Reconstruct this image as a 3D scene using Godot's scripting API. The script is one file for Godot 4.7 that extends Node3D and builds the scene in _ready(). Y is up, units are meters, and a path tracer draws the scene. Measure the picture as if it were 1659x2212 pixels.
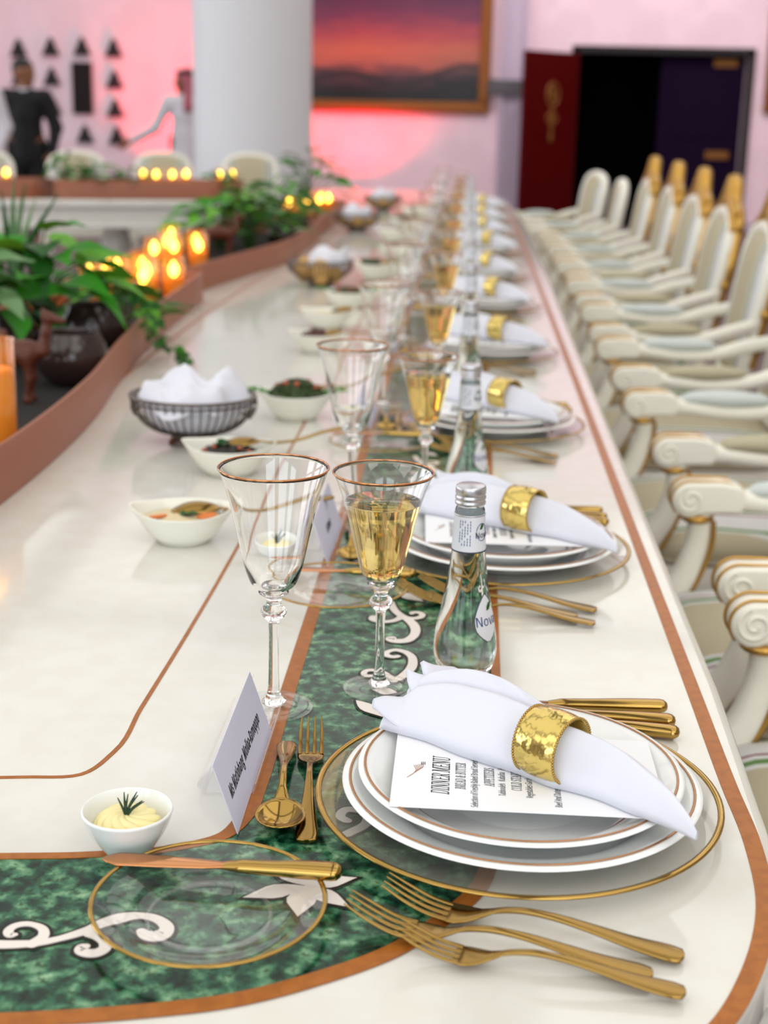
extends Node3D
# A banquet table laid for dinner in a pink-lit hall: camera and light first, then the room, the table, the place settings, the planters, the chairs and the people.

const T := 0.75            # height of the table top
var M := {}
var used := {}
var planar := 0            # how skin() lays texture coordinates: 0 along the grid, 1 by z across chairs
const ORD := ["nearest setting", "second setting from the front", "third setting from the front", "fourth setting from the front", "fifth setting from the front", "sixth setting from the front", "seventh setting from the front", "eighth setting from the front", "ninth setting from the front", "farthest setting"]

# ---------- helpers: naming ----------
func numbered(called: String) -> String:
	var n: int = used.get(called, 0)
	used[called] = n + 1
	return called if n == 0 else "%s_%03d" % [called, n]

func tag(o, label: String, category: String, group := "", kind := ""):
	if label: o.set_meta("label", label)
	if category: o.set_meta("category", category)
	if group: o.set_meta("group", group)
	if kind: o.set_meta("kind", kind)
	return o

func thing(called: String, label: String, category: String, at := Vector3.ZERO, turn := 0.0, group := "") -> Node3D:
	var o := Node3D.new()
	o.name = numbered(called)
	add_child(o)
	o.position = at
	o.rotation.y = turn
	tag(o, label, category, group)
	return o

func copy(src: Node3D, called: String, label: String, at: Vector3, turn := 0.0, group := "") -> Node3D:
	var o: Node3D = src.duplicate()
	o.name = numbered(called)
	add_child(o)
	o.position = at
	o.rotation.y = turn
	o.set_meta("label", label)
	if group: o.set_meta("group", group)
	return o

func put(called: String, mesh: Mesh, mat: Material, parent: Node3D, at := Vector3.ZERO) -> MeshInstance3D:
	var o := MeshInstance3D.new()
	o.name = called
	o.mesh = mesh
	if mat: o.material_override = mat
	o.position = at
	parent.add_child(o, true)
	return o

func structure(called: String, mesh: Mesh, mat: Material, at := Vector3.ZERO) -> MeshInstance3D:
	var o := MeshInstance3D.new()
	o.name = called
	o.mesh = mesh
	o.material_override = mat
	o.position = at
	add_child(o)
	o.set_meta("kind", "structure")
	return o

# ---------- helpers: shapes ----------
func ST() -> SurfaceTool:
	var st := SurfaceTool.new()
	st.begin(Mesh.PRIMITIVE_TRIANGLES)
	st.set_smooth_group(0)
	return st

func done(st: SurfaceTool) -> ArrayMesh:
	st.generate_normals()
	st.index()
	return st.commit()

func uvof(p: Vector3, j: float, i: float) -> Vector2:
	if planar == 1: return Vector2(p.z / 0.5 + 0.5, p.x)
	return Vector2(j, i)

func vert(st: SurfaceTool, p: Vector3, j := 0.0, i := 0.0):
	st.set_uv(uvof(p, j, i))
	st.add_vertex(p)

func tri(st: SurfaceTool, a: Vector3, b: Vector3, c: Vector3):
	vert(st, a); vert(st, b); vert(st, c)

# rows of points become a skin; seen from outside, points run to the left and rows run upwards
func skin(st: SurfaceTool, rows: Array, closed := true, cap0 := false, cap1 := false):
	var n: int = rows[0].size()
	var m: int = rows.size()
	var last: int = n if closed else n - 1
	for i in m - 1:
		var r0 = rows[i]
		var r1 = rows[i + 1]
		var v0 := float(i) / (m - 1)
		var v1 := float(i + 1) / (m - 1)
		for j in last:
			var k: int = (j + 1) % n
			var u0 := float(j) / last
			var u1 := float(j + 1) / last
			vert(st, r0[j], u0, v0); vert(st, r0[k], u1, v0); vert(st, r1[k], u1, v1)
			vert(st, r0[j], u0, v0); vert(st, r1[k], u1, v1); vert(st, r1[j], u0, v1)
	st.set_smooth_group(1)
	for e in 2:
		if (cap0 if e == 0 else cap1):
			var r = rows[0] if e == 0 else rows[m - 1]
			var c := Vector3.ZERO
			for p in r: c += p
			c /= n
			for j in n:
				var k: int = (j + 1) % n
				if e == 0: tri(st, r[k], r[j], c)
				else: tri(st, r[j], r[k], c)
	st.set_smooth_group(0)

func lathe_rows(prof: Array, n := 32, at := Vector3.ZERO) -> Array:
	var rows := []
	for p in prof:
		var row := PackedVector3Array()
		for j in n:
			var a := TAU * j / n
			row.append(at + Vector3(p.x * cos(a), p.y, p.x * sin(a)))
		rows.append(row)
	return rows

func lathe(prof: Array, n := 32) -> ArrayMesh:
	var st := ST()
	skin(st, lathe_rows(prof, n))
	return done(st)

# points from a flat list of numbers x0,y0,x1,y1...
func v2s(a: Array) -> Array:
	var out := []
	for i in range(0, a.size(), 2): out.append(Vector2(a[i], a[i + 1]))
	return out

func v3s(a: Array) -> Array:
	var out := []
	for i in range(0, a.size(), 3): out.append(Vector3(a[i], a[i + 1], a[i + 2]))
	return out

# a smooth curve through points (numbers, Vector2 or Vector3)
func curve(p: Array, per := 5, loop := false) -> Array:
	var out := []
	var n := p.size()
	var segs := n if loop else n - 1
	for i in segs:
		var b = p[i]
		var c = p[(i + 1) % n]
		var a = p[(i - 1 + n) % n] if loop or i > 0 else b + (b - c)
		var d = p[(i + 2) % n] if loop or i < n - 2 else c + (c - b)
		for k in per:
			var t := float(k) / per
			if b is float: out.append(cubic_interpolate(b, c, a, d, t))
			else:
				var l0: float = maxf((b - a).length(), 1e-6)
				var l1: float = (c - b).length()
				var l2: float = maxf((d - c).length(), 1e-6)
				if l1 < 1e-6: out.append(b)
				else: out.append(b.cubic_interpolate_in_time(c, a, d, t, l1, -l0, l1 + l2))
	if not loop: out.append(p[n - 1])
	return out

# a swept bar: path points, half sizes (across, thick) for each, and the direction that is its top
func sweep(st: SurfaceTool, path: Array, size: Array, up := Vector3.UP, n := 8, pow_ := 1.0, caps := true, loop := false):
	var rows := []
	var m := path.size()
	for i in m:
		var t: Vector3
		if loop: t = path[(i + 1) % m] - path[(i - 1 + m) % m]
		else: t = path[mini(i + 1, m - 1)] - path[maxi(i - 1, 0)]
		t = t.normalized()
		var side := t.cross(up).normalized()
		if side.length() < 0.5: side = Vector3.RIGHT
		var nrm := side.cross(t)
		var row := PackedVector3Array()
		var s: Vector2 = size[i] if size.size() > 1 else size[0]
		for j in n:
			var a := TAU * (j + 0.5) / n
			var c := cos(a)
			var d := sin(a)
			row.append(path[i] + side * (signf(c) * pow(absf(c), pow_) * s.x) + nrm * (signf(d) * pow(absf(d), pow_) * s.y))
		rows.append(row)
	if loop: rows.append(rows[0])
	skin(st, rows, true, caps and not loop, caps and not loop)

func same(n: int, w: float, h := -1.0) -> Array:
	var out := []
	for i in n: out.append(Vector2(w, w if h < 0 else h))
	return out

func area(poly: Array) -> float:
	var s := 0.0
	for i in poly.size(): s += poly[i].cross(poly[(i + 1) % poly.size()])
	return s

func offset_poly(poly: Array, d: float) -> Array:   # moves every corner outwards by about d (poly counter-clockwise in x, z)
	var out := []
	var n := poly.size()
	for i in n:
		var e0: Vector2 = (poly[i] - poly[(i - 1 + n) % n]).normalized()
		var e1: Vector2 = (poly[(i + 1) % n] - poly[i]).normalized()
		var nn: Vector2 = Vector2(e0.y, -e0.x) + Vector2(e1.y, -e1.x)
		var l := nn.length()
		out.append(poly[i] + (nn / l) * d * minf(2.0 / maxf(l, 0.5), 2.0) if l > 0.01 else poly[i])
	return out

func flat_cap(st: SurfaceTool, poly: Array, y: float, upward: bool):
	var idx := Geometry2D.triangulate_polygon(PackedVector2Array(poly))
	for i in range(0, idx.size(), 3):
		var a: Vector2 = poly[idx[i]]
		var b: Vector2 = poly[idx[i + 1]]
		var c: Vector2 = poly[idx[i + 2]]
		var ccw := (b - a).cross(c - a) > 0.0
		if ccw == upward: tri(st, Vector3(a.x, y, a.y), Vector3(b.x, y, b.y), Vector3(c.x, y, c.y))
		else: tri(st, Vector3(a.x, y, a.y), Vector3(c.x, y, c.y), Vector3(b.x, y, b.y))

# a slab on an outline in x, z with rounded upper (and lower) edges
func slab(st: SurfaceTool, outline: Array, y0: float, y1: float, bevel := 0.0, steps := 1, both := false):
	var poly := outline.duplicate()
	if area(poly) < 0.0: poly.reverse()
	var levels := []
	if both and bevel > 0.0:
		for k in steps + 1:
			var a := PI / 2 * (1.0 - float(k) / steps)
			levels.append(Vector2(-bevel * (1.0 - cos(a)), y0 + bevel * (1.0 - sin(a))))
	else: levels.append(Vector2(0, y0))
	if bevel > 0.0:
		for k in steps + 1:
			var a := PI / 2 * float(k) / steps
			levels.append(Vector2(-bevel * (1.0 - cos(a)), y1 - bevel * (1.0 - sin(a))))
	else: levels.append(Vector2(0, y1))
	var rows := []
	var top: Array
	var bottom: Array
	for l in levels:
		var p := offset_poly(poly, l.x) if l.x != 0.0 else poly
		if rows.is_empty(): bottom = p
		top = p
		var row := PackedVector3Array()
		for q in p: row.append(Vector3(q.x, l.y, q.y))
		rows.append(row)
	skin(st, rows)
	st.set_smooth_group(2)
	flat_cap(st, top, y1, true)
	flat_cap(st, bottom, y0, false)
	st.set_smooth_group(0)

func rect(w: float, d: float, cx := 0.0, cz := 0.0) -> Array:
	return [Vector2(cx - w / 2, cz - d / 2), Vector2(cx + w / 2, cz - d / 2), Vector2(cx + w / 2, cz + d / 2), Vector2(cx - w / 2, cz + d / 2)]

# a box with chamfered edges, flat faces
func block(size: Vector3, c := 0.004) -> ArrayMesh:
	var st := ST()
	addblock(st, size, Vector3.ZERO, c)
	return done(st)

func addblock(st: SurfaceTool, size: Vector3, at: Vector3, c := 0.004):
	var rows := []
	c = minf(c, minf(size.x, minf(size.y, size.z)) * 0.3)
	for l in [[c, 0.0], [0.0, c], [0.0, size.y - c], [c, size.y]]:
		var x: float = size.x / 2 - l[0]
		var z: float = size.z / 2 - l[0]
		var y: float = l[1] - size.y / 2
		var row := PackedVector3Array()
		for q in [Vector2(x, -z + c), Vector2(x, z - c), Vector2(x - c, z), Vector2(-x + c, z), Vector2(-x, z - c), Vector2(-x, -z + c), Vector2(-x + c, -z), Vector2(x - c, -z)]: row.append(at + Vector3(q.x, y, q.y))
		rows.append(row)
	st.set_smooth_group(-1)
	for i in 3:
		for j in 8:
			var k := (j + 1) % 8
			tri(st, rows[i][j], rows[i][k], rows[i + 1][k])
			tri(st, rows[i][j], rows[i + 1][k], rows[i + 1][j])
	for j in range(1, 7):
		tri(st, rows[3][0], rows[3][j], rows[3][j + 1])
		tri(st, rows[0][0], rows[0][j + 1], rows[0][j])
	st.set_smooth_group(0)

func ball(st: SurfaceTool, at: Vector3, r: Vector3, n := 10, m := 6, rough := 0.0, seed_ := 0):
	var rows := []
	for i in m + 1:
		var a := -PI / 2 + PI * i / m
		var row := PackedVector3Array()
		for j in n:
			var b := TAU * j / n
			var d := Vector3(cos(a) * cos(b), sin(a), cos(a) * sin(b))
			var k := 1.0
			if rough > 0.0: k += rough * sin(d.x * 7.3 + seed_ * 1.7) * sin(d.y * 6.1 + seed_ * 2.3) * cos(d.z * 6.7 + seed_)
			row.append(at + d * r * k)
		rows.append(row)
	skin(st, rows)

# ---------- helpers: materials ----------
func mat(col: Color, rough := 0.5, metal := 0.0, spec := 0.5) -> StandardMaterial3D:
	var m := StandardMaterial3D.new()
	m.albedo_color = col
	m.roughness = rough
	m.metallic = metal
	m.metallic_specular = spec
	return m

func noise_tex(freq: float, oct: int, colors: Array, offs: Array, size := 512, warp := 0.0, seed_ := 1, type := FastNoiseLite.TYPE_SIMPLEX_SMOOTH) -> NoiseTexture2D:
	var f := FastNoiseLite.new()
	f.noise_type = type
	f.frequency = freq
	f.seed = seed_
	f.fractal_octaves = oct
	if warp > 0.0:
		f.domain_warp_enabled = true
		f.domain_warp_amplitude = warp
		f.domain_warp_frequency = freq * 1.5
	var t := NoiseTexture2D.new()
	t.width = size
	t.height = size
	t.seamless = true
	t.noise = f
	if colors.size():
		var g := Gradient.new()
		g.colors = PackedColorArray(colors)
		g.offsets = PackedFloat32Array(offs)
		t.color_ramp = g
	return t

func tri_map(m: StandardMaterial3D, s: float, world := true):
	m.uv1_triplanar = true
	m.uv1_world_triplanar = world
	m.uv1_scale = Vector3(s, s, s)

func bumpy(m: StandardMaterial3D, t: NoiseTexture2D, strength: float):
	t.as_normal_map = true
	t.bump_strength = strength
	m.normal_enabled = true
	m.normal_texture = t

func glow(col: Color, e: float) -> StandardMaterial3D:
	var m := mat(col, 0.6)
	m.emission_enabled = true
	m.emission = col
	m.emission_energy_multiplier = e
	return m

func pane(col: Color, alpha: float, rough := 0.03) -> StandardMaterial3D:
	var m := mat(col, rough)
	col.a = alpha
	m.albedo_color = col
	m.transparency = BaseMaterial3D.TRANSPARENCY_ALPHA
	m.cull_mode = BaseMaterial3D.CULL_DISABLED
	return m

func solid_glass(col: Color, scale_: float) -> StandardMaterial3D:
	var m := mat(col, 0.0)
	col.a = 0.0
	m.albedo_color = col
	m.transparency = BaseMaterial3D.TRANSPARENCY_ALPHA
	m.refraction_enabled = true
	m.refraction_scale = scale_
	return m

func leaf_mat(col: Color) -> StandardMaterial3D:
	var m := mat(col, 0.5, 0.0, 0.35)
	m.backlight_enabled = true
	m.backlight = Color(0.25, 0.3, 0.08)
	m.cull_mode = BaseMaterial3D.CULL_DISABLED
	return m

func materials():
	var cream := mat(Color(0.865, 0.86, 0.83), 0.1)
	cream.albedo_texture = noise_tex(0.02, 4, [Color(0.985, 0.982, 0.975), Color(1, 1, 1)], [0.3, 0.7], 256, 0, 3)
	tri_map(cream, 3.0)
	cream.clearcoat_enabled = true
	cream.clearcoat = 0.12
	cream.clearcoat_roughness = 0.03
	M.cream = cream
	var inlay := mat(Color(0.66, 0.39, 0.13), 0.34, 0.1, 0.35)
	inlay.albedo_texture = noise_tex(0.03, 4, [Color(0.93, 0.92, 0.9), Color(1, 1, 1)], [0.3, 0.7], 256, 0, 5)
	tri_map(inlay, 9.0)
	M.inlay = inlay
	var marble := mat(Color(1, 1, 1), 0.14, 0.0, 0.35)
	marble.albedo_texture = noise_tex(0.011, 6, [Color(0.04, 0.15, 0.11), Color(0.09, 0.27, 0.19), Color(0.19, 0.40, 0.29), Color(0.36, 0.55, 0.41), Color(0.62, 0.75, 0.60)], [0.14, 0.38, 0.54, 0.70, 0.95], 1024, 30, 11)
	tri_map(marble, 3.8)
	marble.detail_enabled = true
	marble.detail_blend_mode = BaseMaterial3D.BLEND_MODE_MUL
	marble.detail_albedo = noise_tex(0.06, 5, [Color(0.5, 0.55, 0.5), Color(0.9, 0.93, 0.9), Color(1, 1, 1)], [0.2, 0.4, 0.66], 512, 12, 17)
	M.marble = marble
	M.ivory = mat(Color(0.9, 0.87, 0.84), 0.15)
	M.outline = mat(Color(0.13, 0.115, 0.09), 0.35, 0.0, 0.3)
	M.gold = mat(Color(0.69, 0.56, 0.30), 0.12, 1.0)
	M.gold_soft = mat(Color(0.60, 0.48, 0.26), 0.15, 1.0)
	M.rose_gold = mat(Color(0.80, 0.56, 0.38), 0.14, 1.0)
	M.gold_line = mat(Color(0.72, 0.52, 0.36), 0.25, 0.85)
	var ring := mat(Color(0.88, 0.78, 0.46), 0.17, 1.0)
	bumpy(ring, noise_tex(0.035, 2, [], [], 256, 0, 23, FastNoiseLite.TYPE_CELLULAR), 4.0)
	tri_map(ring, 14.0, false)
	ring.normal_scale = 0.55
	M.ring = ring
	M.porcelain = mat(Color(0.93, 0.94, 0.935), 0.08)
	M.bone = mat(Color(0.935, 0.935, 0.89), 0.12)
	M.glass = solid_glass(Color(1, 1, 1), 0.05)
	M.pane = pane(Color(0.9, 0.92, 0.92), 0.03)
	M.plate_glass = pane(Color(0.70, 0.68, 0.64), 0.26)  # grey carries both the glass tint and the shadow of the plates
	M.bottle = solid_glass(Color(0.985, 1, 0.99), 0.036)
	M.wine = solid_glass(Color(0.96, 0.85, 0.52), 0.034)
	M.acrylic = pane(Color(0.95, 0.95, 0.96), 0.10)
	M.cap = mat(Color(0.80, 0.80, 0.82), 0.32, 0.9)
	var cloth := mat(Color(0.855, 0.86, 0.90), 0.85)
	cloth.rim_enabled = true
	cloth.rim = 0.25
	bumpy(cloth, noise_tex(0.2, 2, [], [], 256, 0, 29), 1.5)
	tri_map(cloth, 40.0, false)
	cloth.normal_scale = 0.15
	M.cloth = cloth
	M.paper = mat(Color(0.93, 0.935, 0.95), 0.75)
	M.card = mat(Color(0.84, 0.84, 0.92), 0.8)
	M.ink = mat(Color(0.07, 0.08, 0.11), 0.7)
	M.ink_blue = mat(Color(0.14, 0.25, 0.52), 0.6)
	M.ink_grey = mat(Color(0.25, 0.27, 0.32), 0.7)
	M.label = mat(Color(0.87, 0.88, 0.9), 0.5)
	M.butter = mat(Color(0.95, 0.90, 0.66), 0.45)
	M.rosemary = mat(Color(0.07, 0.2, 0.1), 0.5)
	M.parsley = leaf_mat(Color(0.1, 0.33, 0.1))
	M.hummus = mat(Color(0.86, 0.79, 0.64), 0.6)
	M.dark_dip = mat(Color(0.11, 0.08, 0.05), 0.45)
	M.red_dip = mat(Color(0.27, 0.09, 0.05), 0.4)
	M.tabbouleh = mat(Color(0.20, 0.27, 0.12), 0.6)
	M.tomato = mat(Color(0.66, 0.33, 0.21), 0.4)
	M.carrot = mat(Color(0.88, 0.5, 0.22), 0.5)
	M.bread = mat(Color(0.78, 0.62, 0.36), 0.7)
	M.silver = mat(Color(0.44, 0.41, 0.39), 0.28, 1.0)
	M.trough = mat(Color(0.61, 0.37, 0.27), 0.42, 0.1)
	M.soil = mat(Color(0.10, 0.08, 0.07), 0.95)
	M.pot = mat(Color(0.20, 0.15, 0.14), 0.12)
	M.camel = mat(Color(0.34, 0.15, 0.07), 0.5)
	M.leaf = leaf_mat(Color(0.16, 0.50, 0.05))
	M.leaf_light = leaf_mat(Color(0.36, 0.64, 0.14))
	M.leaf_dark = leaf_mat(Color(0.09, 0.32, 0.09))
	M.leaf_grey = leaf_mat(Color(0.42, 0.56, 0.38))
	M.stem = mat(Color(0.17, 0.3, 0.1), 0.6)
	M.wax = glow(Color(0.92, 0.52, 0.10), 0.12)
	M.flame_soft = glow(Color(1.0, 0.72, 0.25), 3.0)
	M.wax_cream = glow(Color(0.88, 0.52, 0.10), 0.12)
	M.flame = glow(Color(1.0, 0.82, 0.30), 14.0)
	M.amber_glass = pane(Color(0.95, 0.66, 0.2), 0.22)
	M.chair = mat(Color(0.95, 0.94, 0.89), 0.35)
	M.chair_gold = mat(Color(0.76, 0.59, 0.29), 0.3, 0.85)
	M.door_gold = mat(Color(0.50, 0.32, 0.12), 0.5, 0.4)
	M.pad_white = mat(Color(0.80, 0.83, 0.82), 0.6)
	M.pad_beige = mat(Color(0.72, 0.69, 0.58), 0.6)
	var fabric := mat(Color(1, 1, 1), 0.6)
	var im := Image.create(256, 4, false, Image.FORMAT_RGB8)
	var white := Color(0.84, 0.84, 0.84)
	var beige := Color(0.72, 0.68, 0.57)
	var green := Color(0.36, 0.52, 0.26)
	var maroon := Color(0.50, 0.25, 0.31)
	for b in [[0, 256, white], [70, 186, beige], [64, 70, white], [186, 192, white], [57, 64, green], [192, 199, green], [48, 51, maroon], [205, 208, maroon], [0, 12, beige], [244, 256, beige], [15, 19, green], [237, 241, green]]:
		im.fill_rect(Rect2i(b[0], 0, b[1] - b[0], 4), b[2])
	fabric.albedo_texture = ImageTexture.create_from_image(im)
	M.fabric = fabric
	M.fringe = mat(Color(0.62, 0.58, 0.5), 0.9)
	var wall := mat(Color(0.93, 0.825, 0.865), 0.85)  # pink of the ambient hall light put into the wall colour
	wall.albedo_texture = noise_tex(0.02, 3, [Color(0.97, 0.97, 0.97), Color(1, 1, 1)], [0.3, 0.7], 128, 0, 31)
	tri_map(wall, 0.6)
	M.wall = wall
	M.wall_side = mat(Color(0.66, 0.62, 0.60), 0.85)
	M.wall_white = mat(Color(0.9, 0.89, 0.9), 0.8)
	M.column = mat(Color(0.83, 0.83, 0.85), 0.6)
	M.ceiling = mat(Color(0.70, 0.69, 0.68), 0.9)
	var carpet := mat(Color(0.50, 0.43, 0.44), 0.95)
	carpet.albedo_texture = noise_tex(0.03, 5, [Color(0.8, 0.78, 0.78), Color(1, 1, 1)], [0.3, 0.7], 512, 6, 37)
	tri_map(carpet, 0.8)
	M.carpet = carpet
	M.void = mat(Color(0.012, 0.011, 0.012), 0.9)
	M.door_red = mat(Color(0.29, 0.02, 0.025), 0.6, 0.0, 0.15)
	M.door_dark = mat(Color(0.10, 0.055, 0.14), 0.7, 0.0, 0.1)
	M.frame = mat(Color(0.55, 0.33, 0.13), 0.35, 0.5)
	M.dark = mat(Color(0.07, 0.05, 0.055), 0.7)
	M.grey = mat(Color(0.33, 0.32, 0.34), 0.6)
	M.trim = mat(Color(0.74, 0.68, 0.75), 0.7)
	M.skin = mat(Color(0.52, 0.33, 0.22), 0.6)
	M.hair = mat(Color(0.03, 0.025, 0.025), 0.6)
	M.jacket = mat(Color(0.022, 0.022, 0.028), 0.8)
	M.thobe = mat(Color(0.80, 0.79, 0.82), 0.8)
	M.ghutra = mat(Color(0.66, 0.36, 0.42), 0.85)
	M.agal = mat(Color(0.02, 0.02, 0.02), 0.7)
	M.panel = glow(Color(1.0, 0.985, 0.96), 0.8)  # glow of the added ceiling panels and wall washers
	M.panel.albedo_color = Color(0.25, 0.25, 0.25)
	M.fill_window = glow(Color(0.93, 0.97, 1.0), 1.2)  # glow of the added fill panes, outside the view
	M.fill_window.albedo_color = Color(0.12, 0.12, 0.13)
	M.lamp_red = glow(Color(1.0, 0.28, 0.22), 4.0)

# ---------- camera, sky, light ----------
func stage():
	var cam := Camera3D.new()
	cam.name = "camera"
	cam.position = Vector3(0, 1.283, 0)
	cam.basis = Basis(Vector3.UP, deg_to_rad(3.0767)) * Basis(Vector3.RIGHT, deg_to_rad(-15.885)) * Basis(Vector3.BACK, 0.022)
	var at := CameraAttributesPhysical.new()
	at.frustum_focal_length = 33.09
	at.frustum_focus_distance = 1.17
	at.exposure_aperture = 3.9
	at.frustum_near = 0.05
	at.frustum_far = 100.0
	cam.attributes = at
	add_child(cam)
	var we := WorldEnvironment.new()
	we.name = "world"
	var env := Environment.new()
	env.background_mode = Environment.BG_SKY
	var sky := Sky.new()
	sky.sky_material = ProceduralSkyMaterial.new()
	env.sky = sky
	env.tonemap_mode = Environment.TONE_MAPPER_LINEAR
	env.tonemap_exposure = 0.775
	env.sdfgi_enabled = true
	env.ssao_enabled = true
	env.ssil_enabled = true
	we.environment = env
	add_child(we)
	# added ceiling panels, unseen, each a glowing sheet and a light of its size
	var sheet := block(Vector3(4.1, 0.05, 3.9), 0.01)
	for x in [-6.6, -2.0, 2.6]:
		for z in [2.8, -1.6, -6.0, -10.4, -14.8]:
			var p := thing("added_ceiling_light", "square luminous panel set in the white ceiling of the hall", "added light", Vector3(x, 4.97, z), 0.0, "added ceiling panels")
			put("diffuser", sheet, M.panel, p)
			var l := AreaLight3D.new()
			l.name = "light"
			l.area_size = Vector2(4.05, 3.85)
			l.light_color = Color(1.0, 0.985, 0.96)
			l.light_energy = {2.8: 9.0, -1.6: 3.4, -6.0: 3.8, -10.4: 4.8, -14.8: 4.2}[z] * (1.6 if x > 2.0 else 1.0)
			l.area_range = 40.0
			l.area_attenuation = 2.0
			l.shadow_enabled = true
			l.rotation.x = -PI / 2
			l.position.y = -0.04
			p.add_child(l)
	# windows added behind the camera and at left, unseen, for fill light
	for q in [[Vector3(-5.6, 2.2, 4.97), 0.0, 9.0], [Vector3(-2.0, 2.2, 4.97), 0.0, 9.0], [Vector3(1.6, 2.2, 4.97), 0.0, 9.0], [Vector3(-8.97, 2.2, -0.5), -PI / 2, 12.0], [Vector3(-8.97, 2.2, -4.5), -PI / 2, 12.0], [Vector3(-8.97, 2.2, -8.5), -PI / 2, 12.0], [Vector3(-8.97, 2.2, -12.5), -PI / 2, 9.0]]:
		var behind: bool = q[1] == 0.0
		var w := thing("fill_window", "tall daylit window in the wall behind the camera" if behind else "tall daylit window in the left wall of the hall", "fill_window", q[0], q[1], "added fill panes behind the camera" if behind else "added fill panes in the left wall")
		put("glowing_pane", block(Vector3(2.6, 3.4, 0.03), 0.005), M.fill_window, w)
		for b in [[-1.34, 0.0, 0.08, 3.5], [1.34, 0.0, 0.08, 3.5], [0.0, 1.74, 2.76, 0.08], [0.0, -1.74, 2.76, 0.08], [0.0, 0.0, 0.06, 3.4]]:
			put("fill_window_bar", block(Vector3(b[2], b[3], 0.07), 0.01), M.wall_white, w, Vector3(b[0], b[1], 0))
		var wl := AreaLight3D.new()
		wl.name = "light"
		wl.area_size = Vector2(2.5, 3.3)
		wl.light_color = Color(0.93, 0.97, 1.0)
		wl.light_energy = q[2]
		wl.area_range = 40.0
		wl.area_attenuation = 2.0
		wl.shadow_enabled = true
		wl.position.z = -0.05
		w.add_child(wl)
	# wall washers added on the unseen ceiling to brighten the back wall
	for q in [[-1.6, 2.0], [1.0, 6.5], [3.4, 7.0]]:
		var p := thing("added_wall_washer", "small white ceiling lamp aimed at the pink back wall", "lamp", Vector3(q[0], 4.7, -13.9), 0.0, "added lamps aimed at the back wall")
		put("housing", lathe([Vector2(0, 0.06), Vector2(0.09, 0.06), Vector2(0.1, 0.08), Vector2(0.1, 0.24), Vector2(0.03, 0.26), Vector2(0.03, 0.3), Vector2(0, 0.3)], 20), M.wall_white, p)
		put("glowing_lens", lathe([Vector2(0, 0.0), Vector2(0.05, 0.01), Vector2(0.085, 0.04), Vector2(0.085, 0.058), Vector2(0, 0.058)], 20), M.panel, p)
		var s := SpotLight3D.new()
		s.name = "light"
		s.light_color = Color(1.0, 0.92, 0.95)
		s.light_energy = q[1]
		s.spot_angle = 58.0
		s.spot_angle_attenuation = 0.8
		s.spot_range = 40.0
		s.spot_attenuation = 2.0
		s.light_size = 0.08
		s.shadow_enabled = true
		s.position = Vector3(0, -0.03, 0)
		s.rotation = Vector3(deg_to_rad(-42), 0, 0)
		p.add_child(s)
	# red uplights washing the back wall
	var can := lathe([Vector2(0, 0), Vector2(0.07, 0), Vector2(0.075, 0.02), Vector2(0.075, 0.3), Vector2(0.07, 0.31), Vector2(0, 0.31)], 20)
	var lens := lathe([Vector2(0, 0.312), Vector2(0.05, 0.312), Vector2(0.06, 0.33), Vector2(0.055, 0.39), Vector2(0.03, 0.42), Vector2(0, 0.42)], 20)
	for u in [[-6.7, "standing left of the triangle wall", 2.0], [-3.35, "between the triangle wall and the white column", 7.0], [-1.30, "right of the white column under the sunset picture", 5.5]]:
		var p := thing("uplight", "small black uplight glowing red, " + u[1], "lamp", Vector3(u[0], 0.0, -16.45))
		put("housing", can, M.dark, p)
		put("glowing_lens", lens, M.lamp_red, p)
		var s := SpotLight3D.new()
		s.name = "light"
		s.light_color = Color(1.0, 0.10, 0.16)
		s.light_energy = u[2]
		s.spot_angle = 60.0
		s.spot_angle_attenuation = 1.0
		s.spot_range = 40.0
		s.spot_attenuation = 2.0
		s.light_size = 0.05
		s.shadow_enabled = true
		s.position = Vector3(0, 0.45, 0.02)
		s.rotation = Vector3(deg_to_rad(62), 0, 0)
		p.add_child(s)

# ---------- the room ----------
func boxes(list: Array) -> ArrayMesh:
	var st := ST()
	for b in list: addblock(st, b[1] - b[0], (b[0] + b[1]) * 0.5, 0.002)
	return done(st)

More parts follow.
